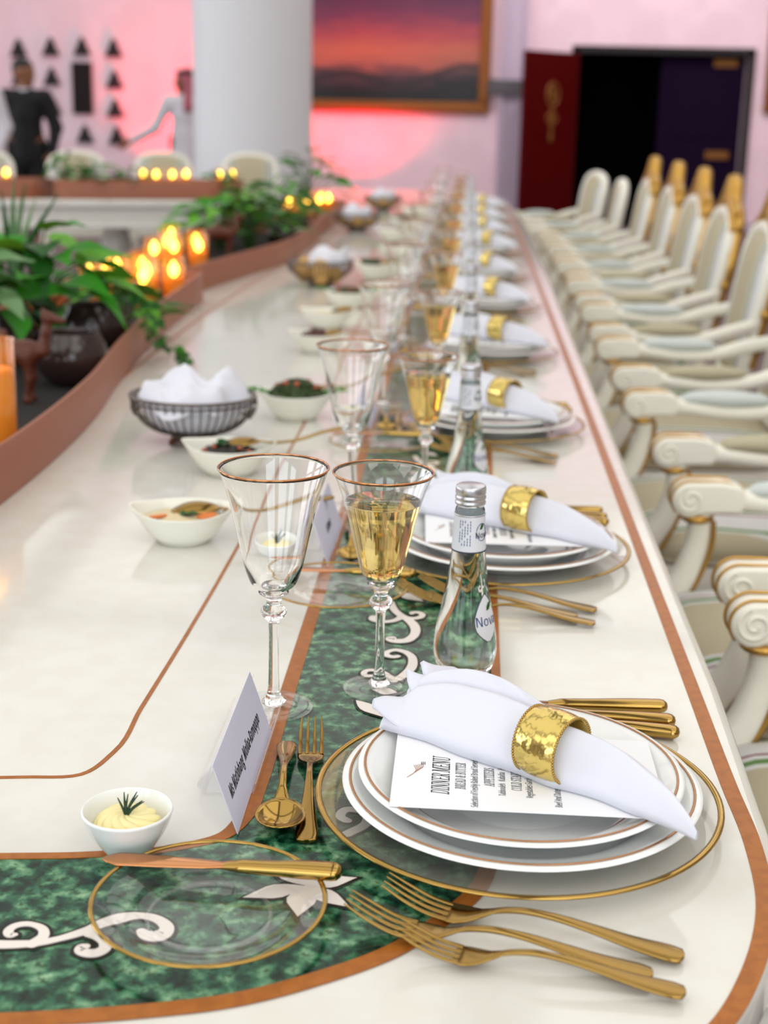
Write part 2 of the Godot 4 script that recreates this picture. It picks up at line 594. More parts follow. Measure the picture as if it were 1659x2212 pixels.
func room():
	structure("floor", boxes([[Vector3(-9.2, -0.2, -21.5), Vector3(5.2, 0, 5.2)]]), M.carpet)
	structure("ceiling", boxes([[Vector3(-9.2, 5.0, -17.4), Vector3(5.2, 5.2, 5.2)]]), M.ceiling)
	structure("wall_left", boxes([[Vector3(-9.2, 0, -17.2), Vector3(-9, 5, 5.2)]]), M.wall_side)
	structure("wall_right", boxes([[Vector3(5, 0, -17.2), Vector3(5.2, 5, 5.2)]]), M.wall_side)
	structure("wall_front", boxes([[Vector3(-9, 0, 5), Vector3(5, 5, 5.2)]]), M.wall_side)
	structure("wall_back", boxes([[Vector3(-9, 0, -17.3), Vector3(1.2, 5, -17)], [Vector3(3.1, 0, -17.3), Vector3(5, 5, -17)], [Vector3(1.2, 1.97, -17.3), Vector3(3.1, 5, -17)]]), M.wall)
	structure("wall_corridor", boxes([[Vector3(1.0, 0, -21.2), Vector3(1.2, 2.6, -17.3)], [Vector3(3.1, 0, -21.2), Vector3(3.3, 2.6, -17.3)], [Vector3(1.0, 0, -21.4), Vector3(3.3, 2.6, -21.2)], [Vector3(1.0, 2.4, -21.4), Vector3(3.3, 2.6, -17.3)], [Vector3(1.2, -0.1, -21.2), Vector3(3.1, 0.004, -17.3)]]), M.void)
	structure("trim_1", boxes([[Vector3(1.12, 0, -17.02), Vector3(1.2, 2.03, -16.95)], [Vector3(3.1, 0, -17.02), Vector3(3.18, 2.03, -16.95)], [Vector3(1.12, 1.96, -17.02), Vector3(3.18, 2.04, -16.95)]]), M.dark)
	structure("trim_2", boxes([[Vector3(0.31, 0, -17.02), Vector3(0.36, 5, -16.86)], [Vector3(0.36, 0, -17.02), Vector3(0.56, 5, -16.9)], [Vector3(0.56, 0, -17.02), Vector3(0.61, 5, -16.86)]]), M.trim)
	structure("baseboard_back", boxes([[Vector3(-9, 0, -17.02), Vector3(0.3, 0.12, -16.97)], [Vector3(3.2, 0, -17.02), Vector3(5, 0.12, -16.97)]]), M.trim)
	# door leaves
	var leaf := boxes([[Vector3(-0.94, 0.01, -0.025), Vector3(0, 1.95, 0.025)]])
	var panel := boxes([[Vector3(-0.80, 1.05, 0.0), Vector3(-0.14, 1.82, 0.035)], [Vector3(-0.80, 0.15, 0.0), Vector3(-0.14, 0.92, 0.035)]])
	var d1 := structure("door_1", leaf, M.door_red, Vector3(1.19, 0, -16.98))
	d1.rotation.y = deg_to_rad(48)
	put("door_panel", panel, M.door_red, d1)
	put("gilt_emblem", emblem(), M.door_gold, d1, Vector3(-0.47, 1.32, 0.037))
	var d2 := structure("door_2", leaf, M.door_dark, Vector3(3.09, 0, -17.1))
	put("door_panel", panel, M.door_dark, d2)
	var plate := block(Vector3(0.27, 0.09, 0.02), 0.006)
	put("brass_plate", plate, M.door_gold, d2, Vector3(-0.22, 1.88, 0.04))
	put("brass_plate", plate, M.door_gold, d2, Vector3(-0.24, 0.86, 0.04))
	# white column
	structure("column", lathe([Vector2(0, 0), Vector2(0.6, 0), Vector2(0.6, 0.18), Vector2(0.55, 0.2), Vector2(0.52, 0.26), Vector2(0.5, 0.3), Vector2(0.5, 4.7), Vector2(0.53, 4.75), Vector2(0.6, 4.85), Vector2(0.6, 5.0), Vector2(0, 5.0)], 64), M.column, Vector3(-1.86, 0, -12.4))
	# a grey bar across the pilaster
	var bar := thing("wall_bar", "dark grey horizontal bar fixed across the pilaster beside the sunset picture", "bar", Vector3(0.40, 1.56, -16.84))
	put("rail", block(Vector3(0.46, 0.17, 0.05), 0.01), M.grey, bar)
	put("clip", block(Vector3(0.05, 0.2, 0.07), 0.01), M.grey, bar, Vector3(-0.19, 0, 0))
	put("clip", block(Vector3(0.05, 0.2, 0.07), 0.01), M.grey, bar, Vector3(0.19, 0, 0))
	pictures()
	# dark triangles in the pink wall
	var st := ST()
	slab(st, [Vector2(-0.1, 0.09), Vector2(0.1, 0.09), Vector2(0.012, -0.11), Vector2(-0.012, -0.11)], 0.0, 0.05, 0.006, 2)
	var tri_mesh := done(st)
	for q in [[-5.29, 1.88, "top row, leftmost"], [-4.91, 1.90, "top row, second from the left"], [-4.54, 1.91, "top row, right above the tall slot"], [-4.17, 1.90, "top row, rightmost"], [-4.91, 1.57, "second row, just left of the slot"], [-4.17, 1.55, "second row, right of the slot"], [-4.91, 1.24, "third row, just left of the slot"], [-4.17, 1.23, "third row, right of the slot"], [-4.54, 0.93, "bottom row, right below the slot"], [-4.16, 0.92, "bottom row, rightmost"], [-5.29, 1.24, "third row, leftmost"], [-5.29, 1.56, "second row, leftmost"]]:
		var o := thing("wall_triangle", "small black triangle on the pink wall, " + q[2], "wall ornament", Vector3(q[0], q[1], -17.0), 0.0, "black triangles on the pink wall")
		var mi := put("triangle", tri_mesh, M.dark, o)
		mi.rotation.x = PI / 2
	var slot := thing("wall_slot", "tall dark brown slotted grille among the black triangles on the pink wall", "wall ornament", Vector3(-4.55, 1.455, -17.0))
	put("frame", boxes([[Vector3(-0.115, -0.29, 0), Vector3(-0.095, 0.29, 0.05)], [Vector3(0.095, -0.29, 0), Vector3(0.115, 0.29, 0.05)], [Vector3(-0.115, 0.27, 0), Vector3(0.115, 0.29, 0.05)], [Vector3(-0.115, -0.29, 0), Vector3(0.115, -0.27, 0.05)]]), M.dark, slot)
	put("backing", boxes([[Vector3(-0.1, -0.28, 0), Vector3(0.1, 0.28, 0.02)]]), mat(Color(0.1, 0.06, 0.05), 0.7), slot)
	for i in 5: put("bar", block(Vector3(0.016, 0.54, 0.016), 0.002), M.dark, slot, Vector3(-0.066 + 0.033 * i, 0, 0.032))

func emblem() -> ArrayMesh:
	var st := ST()
	var p := []
	for i in 24: p.append(Vector3(0.1 * cos(TAU * i / 24), 0.17 + 0.12 * sin(TAU * i / 24), 0))
	sweep(st, p, [Vector2(0.022, 0.012)], Vector3.BACK, 6, 1.0, false, true)
	ball(st, Vector3(0, 0.17, 0), Vector3(0.055, 0.075, 0.012))
	sweep(st, [Vector3(0, 0.06, 0), Vector3(0, -0.1, 0), Vector3(0, -0.26, 0)], [Vector2(0.03, 0.012), Vector2(0.045, 0.012), Vector2(0.02, 0.012)], Vector3.BACK, 6)
	for s in [-1.0, 1.0]:
		sweep(st, curve([Vector3(0, -0.08, 0), Vector3(s * 0.06, -0.04, 0), Vector3(s * 0.085, -0.1, 0), Vector3(s * 0.05, -0.14, 0)]), [Vector2(0.014, 0.01)], Vector3.BACK, 6)
	ball(st, Vector3(0, -0.3, 0), Vector3(0.04, 0.05, 0.012))
	return done(st)

func picture_frame(called: String, label: String, w: float, h: float, at: Vector3, art: Material):
	var o := thing(called, label, "picture", at)
	var st := ST()
	for k in 4:
		var horizontal := k < 2
		var s := 1.0 if k % 2 == 0 else -1.0
		var len_ := (w if horizontal else h) + 0.26
		var c := Vector3(0, s * (h / 2 + 0.065), 0.03) if horizontal else Vector3(s * (w / 2 + 0.065), 0, 0.03)
		addblock(st, Vector3(len_, 0.13, 0.06) if horizontal else Vector3(0.13, h, 0.06), c, 0.015)
		var c2 := c * Vector3(1.0, 1.0, 0.0) + Vector3(0, 0, 0.065)
		addblock(st, Vector3(len_ - 0.1, 0.05, 0.03) if horizontal else Vector3(0.05, h, 0.03), c2, 0.01)
	put("gilt_frame", done(st), M.frame, o)
	var q := QuadMesh.new()
	q.size = Vector2(w, h)
	put("canvas", q, art, o, Vector3(0, 0, 0.012))

func pictures():
	var im := Image.create(240, 200, false, Image.FORMAT_RGB8)
	var f := FastNoiseLite.new()
	f.seed = 8
	f.frequency = 0.03
	f.fractal_octaves = 4
	var g := Gradient.new()
	g.offsets = PackedFloat32Array([0.0, 0.30, 0.42, 0.54, 0.66, 0.76, 0.82, 0.88, 1.0])
	g.colors = PackedColorArray([Color(0.55, 0.16, 0.28), Color(0.42, 0.15, 0.33), Color(0.55, 0.2, 0.36), Color(0.78, 0.32, 0.36), Color(0.86, 0.47, 0.36), Color(0.72, 0.42, 0.36), Color(0.30, 0.21, 0.25), Color(0.22, 0.17, 0.2), Color(0.05, 0.05, 0.07)])
	for y in 200:
		for x in 240:
			var n := f.get_noise_2d(x * 0.6, y * 2.2)
			var v := y / 199.0 + n * 0.05
			var c := g.sample(clampf(v, 0, 1))
			c = c.lerp(Color(0.23, 0.19, 0.33), clampf((110.0 - x) / 150.0, 0, 0.75) * clampf(1.2 - v * 1.6, 0, 1))
			var ridge := 166.0 + 8.0 * sin(x * 0.05) - (x - 150.0) * 0.16 * (1.0 if x > 150 else 0.0)
			c = c.lerp(Color(0.86, 0.20, 0.27), clampf((62.0 - y) / 26.0, 0, 0.8) * clampf(1.3 - absf(x - 125.0) / 75.0, 0, 1))  # red light reflected on the glazing, painted into the print
			if y > ridge and y < ridge + 9: c = c.lerp(Color(0.08, 0.07, 0.09), 0.6)
			if y > 182 + n * 10 - (14.0 if x > 190 else 0.0): c = c.lerp(Color(0.05, 0.05, 0.07), 0.7)
			im.set_pixel(x, y, c * 0.8)
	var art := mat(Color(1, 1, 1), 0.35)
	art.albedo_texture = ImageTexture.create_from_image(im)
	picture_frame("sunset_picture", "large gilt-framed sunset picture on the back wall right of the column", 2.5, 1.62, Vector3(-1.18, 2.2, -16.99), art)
	picture_frame("gilt_picture", "gilt-framed picture at the right edge, right of the dark doorway", 1.6, 1.6, Vector3(4.24, 2.27, -16.99), mat(Color(0.35, 0.28, 0.26), 0.4))

# ---------- the table ----------
func flat3(p: Array, y: float) -> Array:
	var out := []
	for q in p: out.append(Vector3(q.x, y, q.y))
	return out

func ribbon(st: SurfaceTool, path: Array, widths: Array, y: float, drop := 0.0006):
	var l := PackedVector3Array()
	var r := PackedVector3Array()
	var m := path.size()
	for i in m:
		var t: Vector2 = (path[mini(i + 1, m - 1)] - path[maxi(i - 1, 0)]).normalized()
		var nn := Vector2(-t.y, t.x)
		var w: float = widths[i] * 0.5 if widths.size() > 1 else widths[0] * 0.5
		var a: Vector2 = path[i] + nn * w
		var b: Vector2 = path[i] - nn * w
		l.append(Vector3(a.x, y, a.y))
		r.append(Vector3(b.x, y, b.y))
	var d := Vector3(0, -drop, 0)
	for i in m - 1:
		st.set_smooth_group(5)
		tri(st, r[i], r[i + 1], l[i + 1]); tri(st, r[i], l[i + 1], l[i])
		st.set_smooth_group(6)
		tri(st, l[i], l[i + 1], l[i + 1] + d); tri(st, l[i], l[i + 1] + d, l[i] + d)
		tri(st, r[i + 1], r[i], r[i] + d); tri(st, r[i + 1], r[i] + d, r[i + 1] + d)
	st.set_smooth_group(0)

# a scroll of white inlay with its dark outline: one mesh, two surfaces
func scroll_mesh(path_n: Array, w: Array, edge := 0.0052, lift := 0.0) -> ArrayMesh:
	var path := curve(v2s(path_n), 7)
	var ctl := []
	for x in w: ctl.append(float(x))
	var cw := []
	for i in path.size():
		var t := float(i) / (path.size() - 1) * (ctl.size() - 1)
		var k := mini(int(t), ctl.size() - 2)
		cw.append(lerpf(ctl[k], ctl[k + 1], t - k))
	var ow := []
	for x in cw: ow.append(x + edge)
	var o := ST()
	ribbon(o, path, ow, T + 0.0011 + lift)
	var wst := ST()
	ribbon(wst, path, cw, T + 0.0016 + lift)
	for e in [0, path.size() - 1]:
		for q in [[o, ow[e], T + 0.00108 + lift], [wst, cw[e], T + 0.00158 + lift]]:
			var disc := []
			for j in 16: disc.append(path[e] + Vector2(cos(TAU * j / 16), sin(TAU * j / 16)) * q[1] * 0.5)
			flat_cap(q[0], disc, q[2], true)
	o.generate_normals()
	o.set_material(M.outline)
	var m: ArrayMesh = o.commit()
	wst.generate_normals()
	wst.set_material(M.ivory)
	return wst.commit(m)

func petal_mesh(a: Vector2, b: Vector2, w: float, edge := 0.0022, lift := 0.0) -> ArrayMesh:
	var d := (b - a)
	var nn := Vector2(-d.y, d.x).normalized()
	var poly := []
	var prof := [0.0, 0.45, 0.8, 1.0, 0.92, 0.62, 0.3, 0.0]
	for i in 8: poly.append(a + d * (i / 7.0) + nn * w * 0.5 * prof[i])
	for i in range(6, 0, -1): poly.append(a + d * (i / 7.0) - nn * w * 0.5 * prof[i])
	if area(poly) < 0: poly.reverse()
	var o := ST()
	flat_cap(o, offset_poly(poly, edge), T + 0.0011 + lift, true)
	o.generate_normals()
	o.set_material(M.outline)
	var m: ArrayMesh = o.commit()
	var s := ST()
	flat_cap(s, poly, T + 0.0016 + lift, true)
	s.generate_normals()
	s.set_material(M.ivory)
	return s.commit(m)

func table():
	var t := thing("banquet_table", "long glossy cream banquet table with green marble runner and copper inlay", "table")
	var outline := v2s([-2.8, -0.59, -0.35, -0.59])
	outline += curve(v2s([-0.3, -0.59, -0.12, -0.6, 0.02, -0.632, 0.105, -0.68, 0.163, -0.735, 0.205, -0.80, 0.235, -0.88, 0.250, -0.97, 0.255, -1.08, 0.2615, -1.3]), 4)
	outline += curve(v2s([0.262, -1.5, 0.262, -8.5, 0.245, -9.05, 0.19, -9.6, 0.06, -10.0, -0.3, -10.15]), 4)
	outline += v2s([-3.8, -9.2, -3.8, -7.68])
	outline += curve(v2s([-1.62, -8.40, -1.3, -8.42, -1.16, -8.1, -1.12, -7.7]), 4)
	outline += curve(v2s([-1.12, -3.0, -1.14, -2.4, -1.3, -1.95, -1.7, -1.66, -2.1, -1.6, -2.8, -1.6]), 4)
	var st := ST()
	slab(st, outline, T - 0.045, T, 0.010, 4, true)
	put("tabletop", done(st), M.cream, t)
	st = ST()
	if area(outline) < 0: outline.reverse()
	slab(st, offset_poly(outline, -0.03), T - 0.15, T - 0.045)
	slab(st, offset_poly(outline, -0.018), T - 0.165, T - 0.145, 0.006, 2, true)
	put("apron", done(st), M.cream, t)
	for p in [[-0.4, -1.2], [-0.45, -3.2], [-0.45, -5.4], [-0.45, -7.6], [-0.5, -9.3], [-2.0, -1.1], [-2.2, -8.9], [-3.5, -8.5]]:
		put("pedestal", lathe([Vector2(0, 0), Vector2(0.2, 0), Vector2(0.2, 0.05), Vector2(0.16, 0.07), Vector2(0.09, 0.12), Vector2(0.075, 0.3), Vector2(0.1, 0.45), Vector2(0.075, 0.52), Vector2(0.12, 0.585), Vector2(0, 0.585)], 20), M.chair, t, Vector3(p[0], 0, p[1]))
	# copper stripe along the outer edge
	st = ST()
	ribbon(st, curve(v2s([0.2345, -8.6, 0.2345, -1.5, 0.2340, -1.26, 0.2335, -1.08, 0.2345, -0.98, 0.226, -0.89, 0.199, -0.806, 0.174, -0.757, 0.12, -0.695, 0.04, -0.65, -0.08, -0.63, -0.3, -0.62, -2.7, -0.62]), 6), [0.0135], T + 0.0006)
	put("copper_stripe", done(st), M.inlay, t)
	st = ST()
	ribbon(st, curve(v2s([-0.274, -8.3, -0.274, -2.3, -0.278, -1.375, -0.283, -1.18, -0.2855, -1.09, -0.302, -1.046, -0.35, -1.036, -2.7, -1.03]), 6), [0.0042], T + 0.0006)
	put("copper_line", done(st), M.inlay, t)
	st = ST()
	ribbon(st, curve(v2s([-0.56, -8.2, -0.60, -5.8, -0.665, -4.6, -0.688, -3.7, -0.685, -2.7, -0.67, -1.9]), 6), [0.0065], T + 0.0006)
	put("copper_line", done(st), M.inlay, t)
	# green marble runner with copper borders
	var outer := curve(v2s([0.0438, -8.9, 0.0438, -1.25, 0.0425, -1.06, 0.035, -0.945, 0.0245, -0.897, 0.002, -0.858, -0.031, -0.815, -0.074, -0.782, -0.128, -0.752, -0.182, -0.736, -0.25, -0.722, -0.4, -0.707, -2.6, -0.70]), 6)
	var inner := curve(v2s([-0.1537, -8.9, -0.1537, -1.15, -0.1535, -1.04, -0.1565, -0.988, -0.168, -0.955, -0.196, -0.936, -0.259, -0.918, -0.325, -0.909, -2.6, -0.905]), 6)
	var ow := []
	for p in outer: ow.append(0.009 + 0.005 * smoothstep(-1.2, -0.82, p.y))
	var iw := []
	for p in inner: iw.append(0.0145 - 0.006 * smoothstep(-1.0, -0.92, p.y))
	st = ST()
	var back := inner.duplicate()
	back.reverse()
	slab(st, outer + back, T - 0.001, T + 0.0006)
	var run := put("marble_runner", done(st), M.marble, t)
	st = ST()
	ribbon(st, outer, ow, T + 0.0012)
	put("copper_border", done(st), M.inlay, run)
	st = ST()
	ribbon(st, inner, iw, T + 0.0012)
	put("copper_border", done(st), M.inlay, run)
	# scrolls and flowers let into the marble
	put("scroll_inlay", scroll_mesh([-0.42, -0.79, -0.36, -0.793, -0.3035, -0.7965, -0.2781, -0.7985, -0.2652, -0.8013, -0.2543, -0.8063, -0.2448, -0.8124, -0.2355, -0.8199, -0.2298, -0.8272, -0.2201, -0.8343, -0.2097, -0.8391, -0.1989, -0.8390, -0.1893, -0.8337, -0.1843, -0.8260, -0.1855, -0.8192, -0.1901, -0.8162, -0.1963, -0.8169, -0.2005, -0.8210], [0.008, 0.009, 0.009, 0.007, 0.006, 0.008, 0.009, 0.012, 0.007, 0.008, 0.010, 0.013, 0.011, 0.007]), null, run)
	put("scroll_inlay", scroll_mesh([-0.268, -0.7995, -0.2636, -0.8100, -0.2661, -0.8171, -0.2724, -0.8215, -0.2795, -0.8226, -0.2861, -0.8192, -0.2882, -0.8127, -0.2852, -0.8085, -0.2825, -0.8092], [0.009, 0.007, 0.005, 0.006, 0.007, 0.004], 0.0052, 0.00006), null, run)
	put("scroll_inlay", scroll_mesh([-0.2353, -0.8157, -0.2274, -0.8120, -0.2212, -0.8054, -0.2200, -0.7978, -0.2240, -0.7935, -0.2304, -0.7930, -0.2350, -0.7957, -0.2350, -0.7990, -0.2325, -0.8000], [0.008, 0.008, 0.009, 0.008, 0.006], 0.0052, 0.00012), null, run)
	var fc := Vector2(-0.0985, -0.8885)
	var tips := v2s([-0.1399, -0.8688, -0.0986, -0.8481, -0.0637, -0.8630, -0.0620, -0.9030, -0.0860, -0.9219, -0.1261, -0.9182])
	for i in 6: put("petal_inlay", petal_mesh(fc, tips[i], [0.018, 0.021, 0.016, 0.016, 0.016, 0.016][i], 0.0026, 0.00006 * i), null, run)
	var vine := [
		[[-0.0705, -1.4964, -0.0638, -1.4684, -0.0565, -1.4542, -0.0486, -1.4424, -0.0414, -1.4246, -0.0393, -1.4086, -0.0421, -1.3904, -0.0480, -1.3799, -0.0563, -1.3770, -0.0634, -1.3801, -0.0650, -1.3837, -0.0625, -1.3855], [0.008, 0.009, 0.011, 0.010, 0.011, 0.011, 0.008]],
		[[-0.0564, -1.4532, -0.0596, -1.4432, -0.0658, -1.4362, -0.0743, -1.4331, -0.0846, -1.4351, -0.0878, -1.4399, -0.0868, -1.4464], [0.008, 0.007, 0.006, 0.009]],
		[[-0.0531, -1.4485, -0.0415, -1.4475, -0.0351, -1.4525, -0.0340, -1.4612, -0.0393, -1.4670, -0.0455, -1.4641, -0.0455, -1.4615], [0.007, 0.007, 0.006, 0.005]],
		[[-0.0511, -1.2747, -0.0452, -1.2873, -0.0399, -1.3035, -0.0387, -1.3213, -0.0414, -1.3373, -0.0486, -1.3476, -0.0577, -1.3512, -0.0650, -1.3457, -0.0670, -1.3399, -0.0642, -1.3339, -0.0583, -1.3320, -0.0544, -1.3340], [0.009, 0.010, 0.008, 0.006, 0.007, 0.006]],
		[[-0.0549, -1.2690, -0.0613, -1.2821, -0.0671, -1.2900, -0.0753, -1.2943, -0.0818, -1.2935, -0.0855, -1.2862, -0.0835, -1.2805, -0.0785, -1.2790], [0.008, 0.006, 0.006, 0.006]],
		[[-0.075, -0.965, -0.0610, -0.985, -0.0640, -1.002, -0.0790, -1.004, -0.082, -0.992, -0.076, -0.986], [0.009, 0.008, 0.008, 0.007]]]
	for k in 7:
		for s in vine.size():
			if s == 5 and k > 0: continue
			var v = vine[s]
			var q := []
			for i in v[0].size(): q.append(v[0][i] - (0.70 * k if i % 2 == 1 else 0.0))
			put("scroll_inlay", scroll_mesh(q, v[1], 0.0048, 0.00006 * s), null, run)
		var dz := Vector2(0, -0.70 * k)
		put("petal_inlay", petal_mesh(Vector2(-0.0630, -1.532) + dz, Vector2(-0.0340, -1.503) + dz, 0.02), null, run)
		for p in [[-0.0879, -1.2188, -0.060, -1.183, 1], [-0.052, -1.232, -0.060, -1.183, 2], [-0.045, -1.225, -0.02, -1.20, 3], [-0.05, -1.24, -0.075, -1.245, 4]]:
			put("petal_inlay", petal_mesh(Vector2(p[0], p[1]) + dz, Vector2(p[2], p[3]) + dz, 0.016, 0.0022, 0.0003 + 0.00006 * p[4]), null, run)

# ---------- tableware ----------
func turn_of(a: Vector2, b: Vector2) -> float:   # turn that lays local +x from a to b (x, z)
	return atan2(-(b.y - a.y), b.x - a.x)

func fork_node(len_ := 0.205) -> Node3D:
	var o := Node3D.new()
	var s := len_ / 0.205
	var st := ST()
	var xs := [-0.036, -0.022, -0.006, 0.015, 0.04, 0.07, 0.0925, 0.1005, 0.1025]
	var ys := [0.0072, 0.0125, 0.0155, 0.0152, 0.0118, 0.0066, 0.0042, 0.0036, 0.0035]
	var ws := [0.0062, 0.0029, 0.0028, 0.0034, 0.005, 0.0078, 0.0096, 0.0080, 0.0025]
	var path := []
	var size := []
	for i in xs.size():
		path.append(Vector3(xs[i], ys[i], 0) * s)
		size.append(Vector2(ws[i], 0.0017 if i > 1 else 0.0014) * s)
	sweep(st, curve(path, 4), curve(size, 4), Vector3.UP, 12, 0.65)
	put("handle", done(st), M.gold_soft, o)
	st = ST()
	sweep(st, curve(v3s([-0.060, 0.0046, 0, -0.052, 0.0042, 0, -0.044, 0.0051, 0, -0.034, 0.0078, 0, -0.026, 0.0112, 0]), 4), curve([Vector2(0.0118, 0.0009), Vector2(0.0122, 0.0011), Vector2(0.0105, 0.0013), Vector2(0.0058, 0.0014), Vector2(0.003, 0.0013)], 4), Vector3.UP, 12, 0.6)
	var head := put("head", done(st), M.gold_soft, o)
	for k in 4:
		st = ST()
		var z := (k - 1.5) * 0.0066
		sweep(st, curve([Vector3(-0.1025, 0.021, z * 0.9), Vector3(-0.086, 0.0128, z), Vector3(-0.072, 0.0074, z), Vector3(-0.056, 0.0046, z)], 4), curve([Vector2(0.0006, 0.0006), Vector2(0.0015, 0.001), Vector2(0.0019, 0.0011), Vector2(0.0022, 0.0011)], 4), Vector3.UP, 8, 0.7)
		put("tine", done(st), M.gold_soft, head)
	head.scale = Vector3(s, s, s)
	return o

func knife_node(len_: float, spread := false) -> Node3D:
	var o := Node3D.new()
	var h := len_ / 2
	var st := ST()
	sweep(st, curve(v3s([0.002, 0.0052, 0, 0.014, 0.0056, 0, 0.04, 0.0058, 0, h - 0.03, 0.0064, 0, h - 0.008, 0.0066, 0, h - 0.0035, 0.0066, 0, h - 0.001, 0.0066, 0, h, 0.0066, 0]), 4), curve([Vector2(0.0042, 0.0022), Vector2(0.0062, 0.0040), Vector2(0.0066, 0.0046), Vector2(0.0082, 0.0054), Vector2(0.0083, 0.0054), Vector2(0.0074, 0.0048), Vector2(0.0048, 0.0032), Vector2(0.001, 0.0008)], 4), Vector3.UP, 14, 0.75)
	put("handle", done(st), M.gold, o)
	st = ST()
	var tipw := 0.0092 if spread else 0.0075
	sweep(st, curve(v3s([0.006, 0.0052, 0, -0.012, 0.0050, 0, -h * 0.55, 0.0046, 0, -h + 0.014, 0.0042, 0, -h + 0.003, 0.004, 0.001, -h, 0.004, 0.002]), 4), curve([Vector2(0.0038, 0.0018), Vector2(0.0062, 0.0011), Vector2(0.0084, 0.0009), Vector2(tipw, 0.0008), Vector2(tipw * 0.55, 0.0007), Vector2(0.001, 0.0005)], 4), Vector3.UP, 10, 0.7)
	put("blade", done(st), M.rose_gold, o)
	return o

func spoon_node(len_: float, bw: float, bl: float, depth: float, metal: Material) -> Node3D:
	var o := Node3D.new()
	var h := len_ / 2
	var cx := -h + bl
	var rows := []
	for k in 9:
		var r := k / 8.0
		var row := PackedVector3Array()
		for j in 24:
			var a := TAU * j / 24
			row.append(Vector3(cx + bl * r * cos(a), 0.0015 + depth * r * r - 0.0012, bw * r * sin(a) * (1.0 - 0.12 * cos(a))))
		rows.append(row)
	for k in 9:
		var r := 1.0 - k / 8.0
		var row := PackedVector3Array()
		for j in 24:
			var a := TAU * j / 24
			row.append(Vector3(cx + bl * r * cos(a) * 0.985, 0.0015 + depth * r * r, bw * r * 0.985 * sin(a) * (1.0 - 0.12 * cos(a))))
		rows.append(row)
	var st := ST()
	skin(st, rows)
	put("bowl", done(st), metal, o)
	st = ST()
	var x0 := cx + bl * 0.93
	var y0 := 0.0008 + depth * 0.9
	sweep(st, curve([Vector3(x0, y0, 0), Vector3(x0 + 0.014, y0 + 0.004, 0), Vector3(lerpf(x0, h, 0.35), y0 + 0.006, 0), Vector3(lerpf(x0, h, 0.7), 0.0068, 0), Vector3(h - 0.012, 0.004, 0), Vector3(h - 0.003, 0.0034, 0), Vector3(h, 0.0033, 0)], 5), curve([Vector2(0.0065, 0.0009), Vector2(0.0034, 0.0019), Vector2(0.003, 0.0021), Vector2(0.006, 0.0022), Vector2(0.0088, 0.0024), Vector2(0.007, 0.002), Vector2(0.002, 0.001)], 5), Vector3.UP, 12, 0.75)
	put("handle", done(st), metal, o)
	return o

func ring_mesh(r: float, y: float, w: float, t: float, n := 72) -> ArrayMesh:
	var st := ST()
	var p := []
	for i in n: p.append(Vector3(r * cos(TAU * i / n), y, r * sin(TAU * i / n)))
	sweep(st, p, [Vector2(w, t)], Vector3.UP, 8, 1.0, false, true)
	return done(st)

func charger_node() -> Node3D:
	var o := Node3D.new()
	put("glass_dish", lathe(curve(v2s([0.0001, 0.004, 0.06, 0.004, 0.098, 0.0045, 0.112, 0.0062, 0.128, 0.0088, 0.145, 0.0118, 0.1585, 0.0138]), 3), 72), M.plate_glass, o)
	put("glass_foot", ring_mesh(0.095, 0.0018, 0.0016, 0.0017), M.plate_glass, o)
	put("gold_rim", ring_mesh(0.1583, 0.0139, 0.0029, 0.0014, 96), M.gold, o)
	return o

func plate_node(r: float, y: float, lip: float, lines: Array) -> Node3D:
	var o := Node3D.new()
	var pb := put("plate_body", lathe(curve(v2s([0.0001, 0.0018, r * 0.58, 0.0018, r * 0.6, 0.0002, r * 0.63, 0.0002, r * 0.66, 0.0030, r * 0.85, lip * 0.62, r * 0.99, lip - 0.0008, r, lip, r * 0.992, lip + 0.0010, r * 0.86, lip * 0.80, r * 0.735, lip * 0.52, r * 0.69, lip * 0.30, r * 0.6, lip * 0.23, 0.0001, lip * 0.22]), 3), 96), M.porcelain, o)
	var up := curve(v2s([r, lip, r * 0.992, lip + 0.0010, r * 0.86, lip * 0.80, r * 0.735, lip * 0.52, r * 0.69, lip * 0.30, r * 0.6, lip * 0.23]), 12)
	for l in lines:
		var y1 := lip
		for p in up: if p.x >= r * l[0]: y1 = p.y
		put("gold_line", ring_mesh(r * l[0], y1 + 0.0002, l[1], 0.00045, 96), M.gold_line, pb)
	for c in o.get_children(): c.position.y = y
	return o

const FACE := Basis(Vector3(0, 0, -1), Vector3(-1, 0, 0), Vector3(0, 1, 0))   # lettering that lies flat and reads away from the camera's side

func lean(b: Basis, squeeze: float, slant: float) -> Basis:   # narrows and slants lettering
	return Basis(b.x * squeeze, b.y + b.x * slant, b.z)

func letters(text: String, font_name: String, size: float, weight := 400, spacing := 0) -> TextMesh:
	var f := SystemFont.new()
	f.font_names = PackedStringArray([font_name])
	f.font_weight = weight
	var v := FontVariation.new()
	v.base_font = f
	v.spacing_glyph = spacing
	var t := TextMesh.new()
	t.font = v
	t.text = text
	t.font_size = 32
	t.pixel_size = size / 32.0
	t.depth = 0.0001
	t.curve_step = 1.5
	return t

func line_of(text: String, font_name: String, size: float, x: float, z: float, o: Node3D, ink: Material, called := "lettering", squeeze := 0.62, slant := 0.12, weight := 400):
	var mi := put(called, letters(text, font_name, size, weight), ink, o)
	mi.transform = Transform3D(lean(FACE, squeeze, slant), Vector3(x, 0.00075, z) - o.position)

